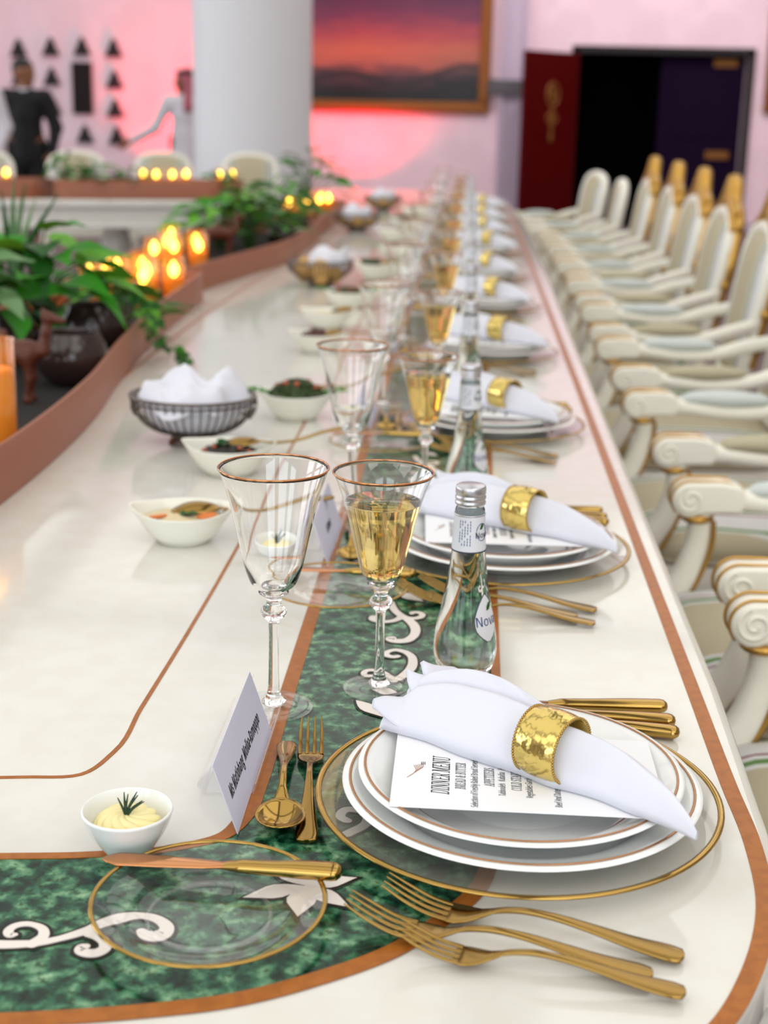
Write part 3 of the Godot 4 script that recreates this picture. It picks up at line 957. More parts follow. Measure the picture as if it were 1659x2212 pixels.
func menu_node() -> Node3D:
	var o := Node3D.new()
	var root := o
	o = put("card", block(Vector3(0.205, 0.0006, 0.133), 0.0001), M.paper, root, Vector3(0.0035, 0.0003, 0.0145))
	line_of("DINNER MENU", "Droid Serif", 0.0185, -0.0615, 0.0265, o, M.ink, "title", 0.47, 0.18)
	line_of("BREAD & BUTTER", "Droid Serif", 0.0105, -0.0465, 0.0265, o, M.ink_grey, "heading", 0.5, 0.12)
	line_of("Selection of Freshly Baked Bread Served with Butter", "Droid Sans", 0.0070, -0.0360, 0.0265, o, M.ink_grey)
	line_of("APPETIZERS", "Droid Serif", 0.0105, -0.0245, 0.0265, o, M.ink_grey, "heading", 0.5, 0.12)
	line_of("Tabbouleh   Kubaiba   Halloumi", "Droid Sans", 0.0070, -0.0150, 0.0265, o, M.ink_grey)
	line_of("COLD STARTERS", "Droid Serif", 0.0105, -0.0038, 0.0265, o, M.ink_grey, "heading", 0.5, 0.12)
	line_of("Vegetables Garden", "Droid Sans", 0.0070, 0.0055, 0.0400, o, M.ink_grey)
	line_of("Beef And Dates", "Droid Sans", 0.0070, 0.0265, 0.0560, o, M.ink_grey)
	line_of("ony", "Droid Sans", 0.0080, 0.0655, -0.0065, o, M.ink_grey)
	line_of("just prefer the vegan menu", "Droid Sans", 0.0070, 0.0845, 0.0030, o, M.ink_grey)
	# row of small food symbols
	var st := ST()
	for k in 3:
		var p := []
		for i in 10: p.append(Vector3(0.0645 + 0.0028 * cos(TAU * i / 10), 0.0008, -0.0170 - k * 0.0075 + 0.0022 * sin(TAU * i / 10)))
		sweep(st, p, [Vector2(0.0004, 0.0001)], Vector3.UP, 4, 1.0, false, true)
		for d in [-1.0, 1.0]: sweep(st, [Vector3(0.0685, 0.0008, -0.0170 - k * 0.0075 + d * 0.0008), Vector3(0.0705, 0.0008, -0.0170 - k * 0.0075 + d * 0.0012)], [Vector2(0.0003, 0.0001)], Vector3.UP, 4)
	put("symbols", done(st), M.ink_grey, o, -o.position)
	# crest of curved strokes above the title
	st = ST()
	for k in 6:
		var a := k * 0.0012
		ribbon(st, curve([Vector2(-0.0880 + a * 0.2, 0.0335 - a * 0.3), Vector2(-0.0835 + a * 0.6, 0.0265 - a), Vector2(-0.0815 + a * 0.9, 0.0200 - a), Vector2(-0.0835 + a * 1.1, 0.0120 - a * 0.5)], 5), [0.00045], 0.00085, 0.0001)
	put("crest", done(st), M.gold_line, o, -o.position)
	st = ST()
	for k in 3: ribbon(st, [Vector2(-0.0775 + k * 0.0013, 0.0105), Vector2(-0.0775 + k * 0.0013, 0.0055)], [0.0006], 0.00085, 0.0001)
	put("crest", done(st), M.ink_grey, o, -o.position)
	return root

func napkin_node() -> Node3D:
	# stations from the gathered open end to the tip: near edge, far edge, height (all from the plate's centre, menu level 0)
	var o := Node3D.new()
	var c := Vector2(0.057, -1.022)
	var raw := [
		[-0.058, -1.072, -0.010, -1.124, 0.024], [-0.047, -1.066, 0.008, -1.127, 0.036], [-0.020, -1.052, 0.034, -1.118, 0.043], [0.0084, -1.0285, 0.060, -1.103, 0.044],
		[0.033, -1.0125, 0.078, -1.072, 0.043], [0.0535, -1.0, 0.086, -1.043, 0.043], [0.066, -0.990, 0.090, -1.022, 0.044], [0.080, -0.979, 0.104, -1.011, 0.043], [0.093, -0.974, 0.115, -1.006, 0.040],
		[0.112, -0.9635, 0.134, -0.998, 0.036], [0.135, -0.9435, 0.153, -0.974, 0.030], [0.156, -0.9275, 0.1675, -0.947, 0.022], [0.170, -0.915, 0.1755, -0.922, 0.013], [0.1765, -0.908, 0.1785, -0.9105, 0.006]]
	var near := []
	var far := []
	var hs := []
	for r in raw:
		near.append(Vector2(r[0], r[1]) - c)
		far.append(Vector2(r[2], r[3]) - c)
		hs.append(float(r[4]))
	near = curve(near, 4); far = curve(far, 4); hs = curve(hs, 4)
	var rows := []
	var m := near.size()
	for i in m:
		var g := float(i) / (m - 1)
		var row := PackedVector3Array()
		var ringy: float = exp(-pow((g - 0.47) / 0.09, 2))
		for j in 7:
			var s := 1.0 - j / 7.0
			var p: Vector2 = near[i].lerp(far[i], s)
			row.append(Vector3(p.x, 0.002 + 0.004 * ringy * sin(PI * s), p.y))
		for j in 26:
			var s := j / 26.0
			var p: Vector2 = near[i].lerp(far[i], s)
			var dome := pow(maxf(sin(PI * clampf(s, 0.0, 1.0)), 0.0), lerpf(0.62, 0.55, ringy))
			var fold := 0.0
			if g < 0.42:
				var fs := lerpf(0.42, 0.60, g / 0.42)
				fold = -0.30 * exp(-pow((s - fs) / 0.035, 2)) + 0.14 * smoothstep(fs, fs + 0.05, s) - 0.10 * exp(-pow((s - 0.2) / 0.25, 2)) * (1.0 - g)
			elif g > 0.5:
				fold = -0.40 * exp(-pow((s - 0.62) / 0.06, 2)) * (1.0 - smoothstep(0.55, 0.98, g)) + 0.05 * exp(-pow((s - 0.45) / 0.1, 2))
			fold += 0.03 * sin(s * 15.0 + g * 9.0) * sin(g * 11.0 + s * 4.0)
			row.append(Vector3(p.x, 0.002 + hs[i] * dome * (1.0 + fold), p.y))
		rows.append(row)
	var st := ST()
	skin(st, rows, true, true, true)
	var cl := put("cloth", done(st), M.cloth, o)
	# pleats that stand up at the open end
	for q in [
		[[-0.045, 0.022, -0.085, -0.062, 0.030, -0.088, -0.074, 0.037, -0.0905, -0.082, 0.0455, -0.0925], [0.020, 0.017, 0.009, 0.0012]],
		[[-0.060, 0.020, -0.070, -0.078, 0.028, -0.076, -0.087, 0.034, -0.079, -0.094, 0.0415, -0.082], [0.018, 0.014, 0.008, 0.0012]],
		[[-0.070, 0.012, -0.056, -0.098, 0.016, -0.054, -0.112, 0.022, -0.0515, -0.120, 0.0245, -0.0495], [0.018, 0.014, 0.009, 0.004]]]:
		st = ST()
		var sz := []
		for w in q[1]: sz.append(Vector2(w, 0.0035))
		sweep(st, curve(v3s(q[0]), 5), curve(sz, 5), Vector3(0.15, 0.75, 0.62).normalized(), 14, 1.0)
		put("pleat", done(st), M.cloth, cl)
	return o

func napkin_ring_node() -> Node3D:
	var o := Node3D.new()
	var st := ST()
	skin(st, lathe_rows(curve(v2s([0.0258, -0.0185, 0.0272, -0.012, 0.0280, 0.0, 0.0272, 0.012, 0.0258, 0.0185]), 4) + [Vector2(0.0246, 0.0185), Vector2(0.0264, 0.0, ), Vector2(0.0246, -0.0185), Vector2(0.0258, -0.0185)], 56))
	var band := put("band", done(st), M.ring, o)
	st = ST()
	for e in [-1.0, 1.0]:
		for k in 64:
			var a := TAU * k / 64
			ball(st, Vector3(0.0258 * cos(a), e * 0.0182, 0.0258 * sin(a)), Vector3(0.0013, 0.0013, 0.0013), 6, 4)
	put("beaded_edge", done(st), M.gold, band)
	return o

func goblet_node(prof: Array, liquid: Array, rim_r: float, rim_h: float) -> Node3D:
	# prof: outer bowl from its base up; the stem is solid glass
	var o := Node3D.new()
	put("foot", lathe(curve(v2s([0.0001, 0.0004, 0.0352, 0.0004, 0.0362, 0.0009, 0.0352, 0.0014, 0.022, 0.0030, 0.0105, 0.0060]), 4), 56), M.pane, o)
	put("stem", lathe(curve(v2s([0.0001, 0.0030, 0.009, 0.0031, 0.0112, 0.0056, 0.0078, 0.0100, 0.0058, 0.016, 0.0050, 0.026, 0.0046, 0.05, 0.0048, 0.078, 0.0056, 0.0850, 0.0092, 0.0885, 0.0118, 0.0930, 0.0104, 0.0975, 0.0072, 0.1005, 0.0070, 0.1045, 0.0092, 0.1085, 0.0138, 0.1125, 0.0130, 0.1150, 0.0001, 0.1165]), 4), 48), M.glass, o)
	var out := curve(v2s(prof), 4)
	var inn := []
	for i in range(out.size() - 1, -1, -1):
		var p: Vector2 = out[i]
		var th := 0.0009 + 0.0022 * smoothstep(0.03, 0.0, p.y - out[0].y)
		inn.append(Vector2(maxf(p.x - th, 0.0001), p.y + (0.0035 if p.x < 0.012 else 0.001) * smoothstep(0.03, 0.0, p.y - out[0].y)))
	var gb := put("glass_bowl", lathe(out + inn, 64), M.glass, o)
	if liquid.size():
		var pr := [Vector2(0.0001, liquid[1])] + curve(v2s(liquid), 4) + [Vector2(0.0001, liquid[liquid.size() - 1])]
		put("wine", lathe(pr, 64), M.wine, o)
	put("gold_rim", ring_mesh(rim_r, rim_h, 0.0008, 0.0010, 72), M.rose_gold, gb)
	return o

const BOTTLE := [0.0225, 0.0, 0.0255, 0.0035, 0.0288, 0.011, 0.0308, 0.022, 0.0306, 0.034, 0.0285, 0.050, 0.0252, 0.067, 0.0217, 0.084, 0.0187, 0.104, 0.0163, 0.127, 0.0148, 0.150, 0.0143, 0.164, 0.0140, 0.168, 0.0128, 0.1705, 0.0126, 0.1745, 0.0134, 0.176]
func bottle_r(h: float) -> float:
	for i in range(0, BOTTLE.size() - 2, 2):
		if h <= BOTTLE[i + 3]: return lerpf(BOTTLE[i], BOTTLE[i + 2], clampf((h - BOTTLE[i + 1]) / maxf(BOTTLE[i + 3] - BOTTLE[i + 1], 0.0001), 0, 1))
	return 0.0134

func wrapped(tm: TextMesh, a0: float, h0: float, lift: float) -> ArrayMesh:   # lettering bent round the bottle
	var arr := tm.get_mesh_arrays()
	var v: PackedVector3Array = arr[Mesh.ARRAY_VERTEX]
	for i in v.size():
		var h := h0 + v[i].y
		var r := bottle_r(h) + lift + v[i].z
		var a := a0 + v[i].x / r
		v[i] = Vector3(r * sin(a), h, r * cos(a))
	arr[Mesh.ARRAY_VERTEX] = v
	var nn := PackedVector3Array()
	for p in v: nn.append(Vector3(p.x, 0, p.z).normalized())
	arr[Mesh.ARRAY_NORMAL] = nn
	var m := ArrayMesh.new()
	m.add_surface_from_arrays(Mesh.PRIMITIVE_TRIANGLES, arr)
	return m

func patch(st: SurfaceTool, a0: float, h0: float, outline_: Array, lift: float):   # a filled outline (across, up) laid on the bottle
	var pts := []
	for p in outline_: pts.append(p)
	var idx := Geometry2D.triangulate_polygon(PackedVector2Array(pts))
	for i in idx:
		var p: Vector2 = pts[i]
		var h: float = h0 + p.y
		var r := bottle_r(h) + lift
		var a: float = a0 + p.x / r
		vert(st, Vector3(r * sin(a), h, r * cos(a)))

func label_patch(a0: float, h0: float, lo: float, hi: float, width: Array, lift: float) -> ArrayMesh:
	var rows := []
	for i in 13:
		var t := i / 12.0
		var h := lerpf(lo, hi, t)
		var k := t * (width.size() - 1)
		var w: float = lerpf(width[mini(int(k), width.size() - 2)], width[mini(int(k), width.size() - 2) + 1], k - mini(int(k), width.size() - 2))
		var row := PackedVector3Array()
		for j in 13:
			var r := bottle_r(h0 + h) + lift
			var a := a0 + (1.0 - j / 6.0) * w / r
			row.append(Vector3(r * sin(a), h0 + h, r * cos(a)))
		rows.append(row)
	var st := ST()
	skin(st, rows, false)
	return done(st)

func bottle_node() -> Node3D:
	var o := Node3D.new()
	put("glass_body", lathe([Vector2(0.0001, 0.004), Vector2(0.012, 0.0030), Vector2(0.019, 0.0004)] + curve(v2s(BOTTLE), 4) + [Vector2(0.0001, 0.1765)], 64), M.bottle, o)
	put("screw_cap", lathe([Vector2(0.0132, 0.1728), Vector2(0.0146, 0.1730), Vector2(0.0148, 0.1750), Vector2(0.0140, 0.1762), Vector2(0.0138, 0.1772), Vector2(0.0147, 0.1782), Vector2(0.0148, 0.1802), Vector2(0.0140, 0.1814), Vector2(0.0141, 0.1824), Vector2(0.0146, 0.1832), Vector2(0.0146, 0.1885), Vector2(0.0140, 0.1905), Vector2(0.0128, 0.1912), Vector2(0.0001, 0.1913)], 48), M.cap, o)
	var rows := []
	for i in 7:
		var h := lerpf(0.1275, 0.1635, i / 6.0)
		var row := PackedVector3Array()
		for j in 48:
			var a := TAU * j / 48
			row.append(Vector3((bottle_r(h) + 0.0004) * cos(a), h, (bottle_r(h) + 0.0004) * sin(a)))
		rows.append(row)
	var st := ST()
	skin(st, rows)
	var nl := put("neck_label", done(st), M.label, o)
	put("label_band", ring_mesh(bottle_r(0.1275) + 0.0005, 0.1278, 0.0004, 0.0008, 48), M.ink_grey, nl)
	put("label_band", ring_mesh(bottle_r(0.1635) + 0.0005, 0.1632, 0.0004, 0.0008, 48), M.cap, nl)
	# fine upright lines of small print on the neck
	st = ST()
	for k in 5:
		var a := -0.62 + k * 0.17
		for q in 9:
			if (q * 7 + k * 3) % 5 == 0: continue
			patch(st, a, 0.1345 + q * 0.0028, [Vector2(-0.00035, 0), Vector2(0.00035, 0), Vector2(0.00035, 0.0022), Vector2(-0.00035, 0.0022)], 0.0006)
	put("small_print", done(st), M.ink_blue, nl)
	var a1 := 0.86
	put("drop_label_rim", label_patch(a1, 0.040, 0.0, 0.047, [0.003, 0.0105, 0.0142, 0.0155, 0.0150, 0.0130, 0.0100, 0.0065, 0.001], 0.0003), M.ink_grey, o)
	var dl := put("drop_label", label_patch(a1, 0.0408, 0.0, 0.0452, [0.002, 0.0098, 0.0135, 0.0147, 0.0142, 0.0121, 0.0092, 0.0056, 0.0006], 0.0006), M.label, o)
	put("brand_name", wrapped(letters("Nova", "Droid Sans", 0.0125), a1, 0.0605, 0.0008), M.ink_blue, dl)
	st = ST()
	patch(st, a1 + 0.12, 0.0705, [Vector2(-0.003, 0), Vector2(0.001, 0.0005), Vector2(0.004, 0.0035), Vector2(0.005, 0.008), Vector2(0.001, 0.007), Vector2(-0.002, 0.004)], 0.0009)
	patch(st, 0.80, 0.1500, [Vector2(-0.002, 0), Vector2(0.001, 0.0005), Vector2(0.003, 0.003), Vector2(0.003, 0.006), Vector2(0, 0.005)], 0.0008)
	put("leaf_mark", done(st), M.parsley, dl)
	st = ST()
	var loop_ := []
	for i in 20:
		var a := TAU * i / 20
		var hh := 0.1475 + 0.0085 * sin(a)
		var r := bottle_r(hh) + 0.0007
		var an := 0.86 + 0.0065 * cos(a) / r
		loop_.append(Vector3(r * sin(an), hh, r * cos(an)))
	sweep(st, loop_, [Vector2(0.0003, 0.0003)], Vector3.UP, 4, 1.0, false, true)
	put("label_ring", done(st), M.ink_blue, nl)
	put("brand_name", wrapped(letters("Nova", "Droid Sans", 0.0075), 0.90, 0.1445, 0.0008), M.ink_grey, nl)
	return o

func card_node(text: String) -> Node3D:
	# the card leans back on a clear stand; its foot runs along local z = 0
	var o := Node3D.new()
	var up := Vector3(-0.32, 0.947, 0).normalized()
	var basis_ := Basis(Vector3(0, 0, -1), up, Vector3(0, 0, -1).cross(up))
	var c := put("card", block(Vector3(0.186, 0.059, 0.0007), 0.0001), M.card, o)
	c.transform = Transform3D(basis_, up * 0.0305)
	if text:
		var t := put("lettering", letters(text, "Droid Sans", 0.0145, 700), M.ink, c)
		t.transform = Transform3D(lean(Basis.IDENTITY, 0.62, 0.2), Vector3(-0.004, -0.003, 0.0005))
	return o

func stand_node() -> Node3D:
	# one clear sheet bent into a foot and a leaning back, with a small front lip
	var o := Node3D.new()
	var line := curve(v2s([0.0045, 0.010, 0.0040, 0.004, 0.0022, 0.0016, -0.006, 0.0013, -0.030, 0.0013, -0.0365, 0.0020, -0.0400, 0.0060, -0.0385, 0.0105, -0.033, 0.0175, -0.0185, 0.0400]), 4)
	var loop_ := []
	for i in line.size(): loop_.append(line[i])
	for i in range(line.size() - 1, -1, -1):
		var t: Vector2 = (line[mini(i + 1, line.size() - 1)] - line[maxi(i - 1, 0)]).normalized()
		loop_.append(line[i] + Vector2(t.y, -t.x) * -0.0016)
	var rows := []
	for z in [-0.078, -0.0775, 0.0775, 0.078]:
		var row := PackedVector3Array()
		for p in loop_: row.append(Vector3(p.x, p.y, z))
		rows.append(row)
	var st := ST()
	skin(st, rows)
	put("bent_sheet", done(st), M.acrylic, o)
	return o

func boat_rows(a: float, b: float, h: float, lift := 0.008) -> Array:
	var rows := []
	var prof := [[0.0, 0.002, 0.0], [0.40, 0.001, 0.0], [0.44, 0.0, 0.0], [0.50, 0.004, 0.1], [0.68, 0.3, 0.35], [0.86, 0.66, 0.75], [0.97, 0.93, 0.97], [1.0, 1.0, 1.0], [0.985, 1.01, 1.0], [0.95, 0.94, 0.97], [0.83, 0.66, 0.75], [0.65, 0.33, 0.35], [0.4, 0.12, 0.1], [0.0, 0.10, 0.0]]
	for p in prof:
		var row := PackedVector3Array()
		for j in 48:
			var an := TAU * j / 48
			var e: float = lerpf(1.0, 1.32, p[2])
			var x: float = a * p[0] * cos(an) if p[2] < 0.05 else a * p[0] * cos(an)
			var z: float = lerpf(a, b, clampf(p[2] * 1.2, 0, 1)) * p[0] * signf(sin(an)) * pow(absf(sin(an)), e)
			row.append(Vector3(x, h * p[1] + lift * p[2] * pow(absf(cos(an)), 4.0), z))
		rows.append(row)
	return rows

func boat_bowl(label: String, at: Vector3, a: float, b: float, h: float, turn: float, group := "") -> Node3D:
	var o := thing("serving_bowl", label, "bowl", at, turn, group)
	var st := ST()
	skin(st, boat_rows(a, b, h))
	put("bowl_body", done(st), M.bone, o)
	return o

func mound_mesh(a: float, b: float, h: float, y: float, bump: float, seed_: int, e := 1.3) -> ArrayMesh:
	var f := FastNoiseLite.new()
	f.seed = seed_
	f.frequency = 60.0
	var rows := []
	for k in 10:
		var r := 1.0 - k / 9.0
		var row := PackedVector3Array()
		for j in 40:
			var an := TAU * j / 40
			var x := a * r * cos(an)
			var z := b * r * signf(sin(an)) * pow(absf(sin(an)), e)
			row.append(Vector3(x, y + h * (1.0 - r * r) + bump * f.get_noise_2d(x, z) * (1.0 if k > 0 else 0.2), z))
		rows.append(row)
	var st := ST()
	skin(st, rows)
	return done(st)

func sprig(o: Node3D, at: Vector3, n: int, len_: float, seed_: int):
	var st := ST()
	var r := RandomNumberGenerator.new()
	r.seed = seed_
	for k in n:
		var a := -2.4 + 2.6 * k / n + r.randf() * 0.3
		var lean := 0.35 + 0.45 * r.randf()
		var d := Vector3(cos(a) * lean, 1.0, sin(a) * lean * 0.5).normalized() * len_ * (0.75 + 0.4 * r.randf())
		var bend := Vector3(cos(a), 0, sin(a)) * len_ * 0.15
		sweep(st, curve([at, at + d * 0.5 - bend * 0.4, at + d + bend], 4), curve([Vector2(0.0007, 0.0005), Vector2(0.0010, 0.0007), Vector2(0.0004, 0.0003)], 4), Vector3(0.2, 0.1, 1).normalized(), 6)
	put("rosemary_sprig", done(st), M.rosemary, o)

func butter_dish_node() -> Node3D:
	var o := Node3D.new()
	put("dish_body", lathe(curve(v2s([0.0001, 0.0015, 0.014, 0.001, 0.0165, 0.0, 0.0178, 0.0015, 0.0225, 0.008, 0.0290, 0.019, 0.0330, 0.030, 0.0336, 0.0332, 0.0326, 0.0340, 0.0316, 0.0325, 0.0280, 0.021, 0.0210, 0.010, 0.0130, 0.006, 0.0001, 0.0055]), 3), 48), M.porcelain, o)
	return o

func butter_node() -> Node3D:
	var o := Node3D.new()
	var st := ST()
	skin(st, lathe_rows(curve(v2s([0.0245, 0.015, 0.0250, 0.019, 0.0200, 0.0225, 0.0100, 0.0240, 0.0001, 0.0245]), 3), 24))
	for k in 11:
		var a := TAU * k / 11
		var p := [Vector3(cos(a) * 0.0225, 0.0190, sin(a) * 0.0225), Vector3(cos(a + 0.5) * 0.0175, 0.0245, sin(a + 0.5) * 0.0175), Vector3(cos(a + 1.1) * 0.0100, 0.0275, sin(a + 1.1) * 0.0100), Vector3(cos(a + 1.8) * 0.0030, 0.0285, sin(a + 1.8) * 0.0030)]
		sweep(st, curve(p, 5), curve([Vector2(0.0042, 0.0030), Vector2(0.0052, 0.0040), Vector2(0.0036, 0.0032), Vector2(0.0014, 0.0014)], 5), Vector3.UP, 8)
	var bs := put("butter_swirl", done(st), M.butter, o)
	sprig(bs, Vector3(0.0, 0.0275, 0.004), 8, 0.017, 5)
	return o

func basket_node(w: float, d: float, seed_: int) -> Node3D:
	var o := Node3D.new()
	var st := ST()
	for k in 44:
		var a := TAU * k / 44
		var c := Vector3(cos(a) * w, 0, sin(a) * d)
		sweep(st, curve([c * 0.40 + Vector3(0, 0.020, 0), c * 0.62 + Vector3(0, 0.024, 0), c * 0.86 + Vector3(0, 0.042, 0), c * 0.97 + Vector3(0, 0.062, 0), c + Vector3(0, 0.080, 0)], 3), [Vector2(0.0015, 0.0015)], Vector3(0.01, 0.2, 1).normalized(), 5)
	put("wire_body", done(st), M.silver, o)
	for q in [[1.0, 0.080, 0.0030], [0.97, 0.071, 0.0018], [0.42, 0.019, 0.0032]]:
		st = ST()
		var p := []
		for i in 56: p.append(Vector3(w * q[0] * cos(TAU * i / 56), q[1], d * q[0] * sin(TAU * i / 56)))
		sweep(st, p, [Vector2(q[2], q[2])], Vector3.UP, 8, 1.0, false, true)
		put("rim_wire", done(st), M.silver, o)
	put("foot", lathe(curve(v2s([d * 0.42, 0.019, d * 0.40, 0.012, d * 0.45, 0.004, d * 0.47, 0.0, d * 0.44, 0.0, d * 0.37, 0.012, d * 0.39, 0.019]), 3), 40), M.silver, o)
	for s in [-1.0, 1.0]:
		st = ST()
		sweep(st, curve([Vector3(s * w * 0.99, 0.074, -0.02), Vector3(s * w * 0.98, 0.058, -0.024), Vector3(s * w * 0.93, 0.045, -0.006), Vector3(s * w * 0.93, 0.047, 0.01), Vector3(s * w * 0.97, 0.060, 0.014), Vector3(s * w * 0.98, 0.064, 0.0)], 5), [Vector2(0.0022, 0.0022)], Vector3(s, 0, 0), 6)
		put("scroll_handle", done(st), M.silver, o)
	return o

func draped_cloth(w: float, d: float, peaks: Array, seed_: int) -> ArrayMesh:
	var f := FastNoiseLite.new()
	f.seed = seed_
	f.frequency = 14.0
	f.fractal_octaves = 3
	var up := []
	var dn := []
	for k in 19:
		var r := k / 18.0
		var row := PackedVector3Array()
		var low := PackedVector3Array()
		for j in 64:
			var a := TAU * j / 64
			var p := Vector3(w * r * cos(a), 0, d * r * sin(a))
			var edge := 1.0 + 0.10 * sin(a * 3.0 + seed_) + 0.06 * sin(a * 7.0 + 1.0)
			p *= edge
			var y := 0.084 + 0.012 * f.get_noise_2d(p.x, p.z) + 0.006 * absf(sin(a * 5.0 + r * 4.0)) * r
			var tent := 0.0
			for q in peaks:
				var dx: float = p.x - q[0] - (p.z - q[1]) * q[4]
				var dz: float = (p.z - q[1]) * q[5]
				tent = maxf(tent, q[2] * maxf(0.0, 1.0 - sqrt(dx * dx + dz * dz) / q[3]))
			y += tent * (1.0 - smoothstep(0.9, 1.0, r))
			y -= 0.024 * smoothstep(0.80, 1.0, r)
			p.y = y
			row.append(p)
			low.append(p - Vector3(0, 0.0025, 0))
		up.append(row)
		dn.append(low)
	var rows := []
	rows.append_array(dn)
	up.reverse()
	rows.append_array(up)
	var st := ST()
	skin(st, rows)
	return done(st)

# ---------- the place settings ----------
const DZ := [0.0, -0.67, -1.40, -2.17, -2.95, -3.70, -4.55, -5.35, -6.15, -7.05]
const DZW := [0.0, -0.71, -1.45, -2.20, -2.95, -3.66, -4.50, -5.35, -6.15, -7.0]
const DZB := [0.0, -0.67, -1.36, -2.04, -2.78, -3.52, -4.35, -5.15, -5.95, -6.85]
var proto := {}

func lay(key: String, called: String, label: String, category: String, at: Vector3, turn: float, group: String) -> Node3D:
	# the first of a kind is the one that was built; every later one is a copy of it
	var src: Node3D = proto[key]
	var o: Node3D
	if src.get_parent() == null:
		o = src
		o.name = numbered(called)
		add_child(o)
		o.position = at
		o.rotation.y = turn
		tag(o, label, category, group)
	else: o = copy(src, called, label, at, turn, group)
	o.set_meta("category", category)
	return o

func along(key: String, called: String, label: String, category: String, tip: Vector2, end: Vector2, y: float, group: String) -> Node3D:
	var mid := (tip + end) * 0.5
	return lay(key, called, label, category, Vector3(mid.x, y, mid.y), turn_of(tip, end), group)

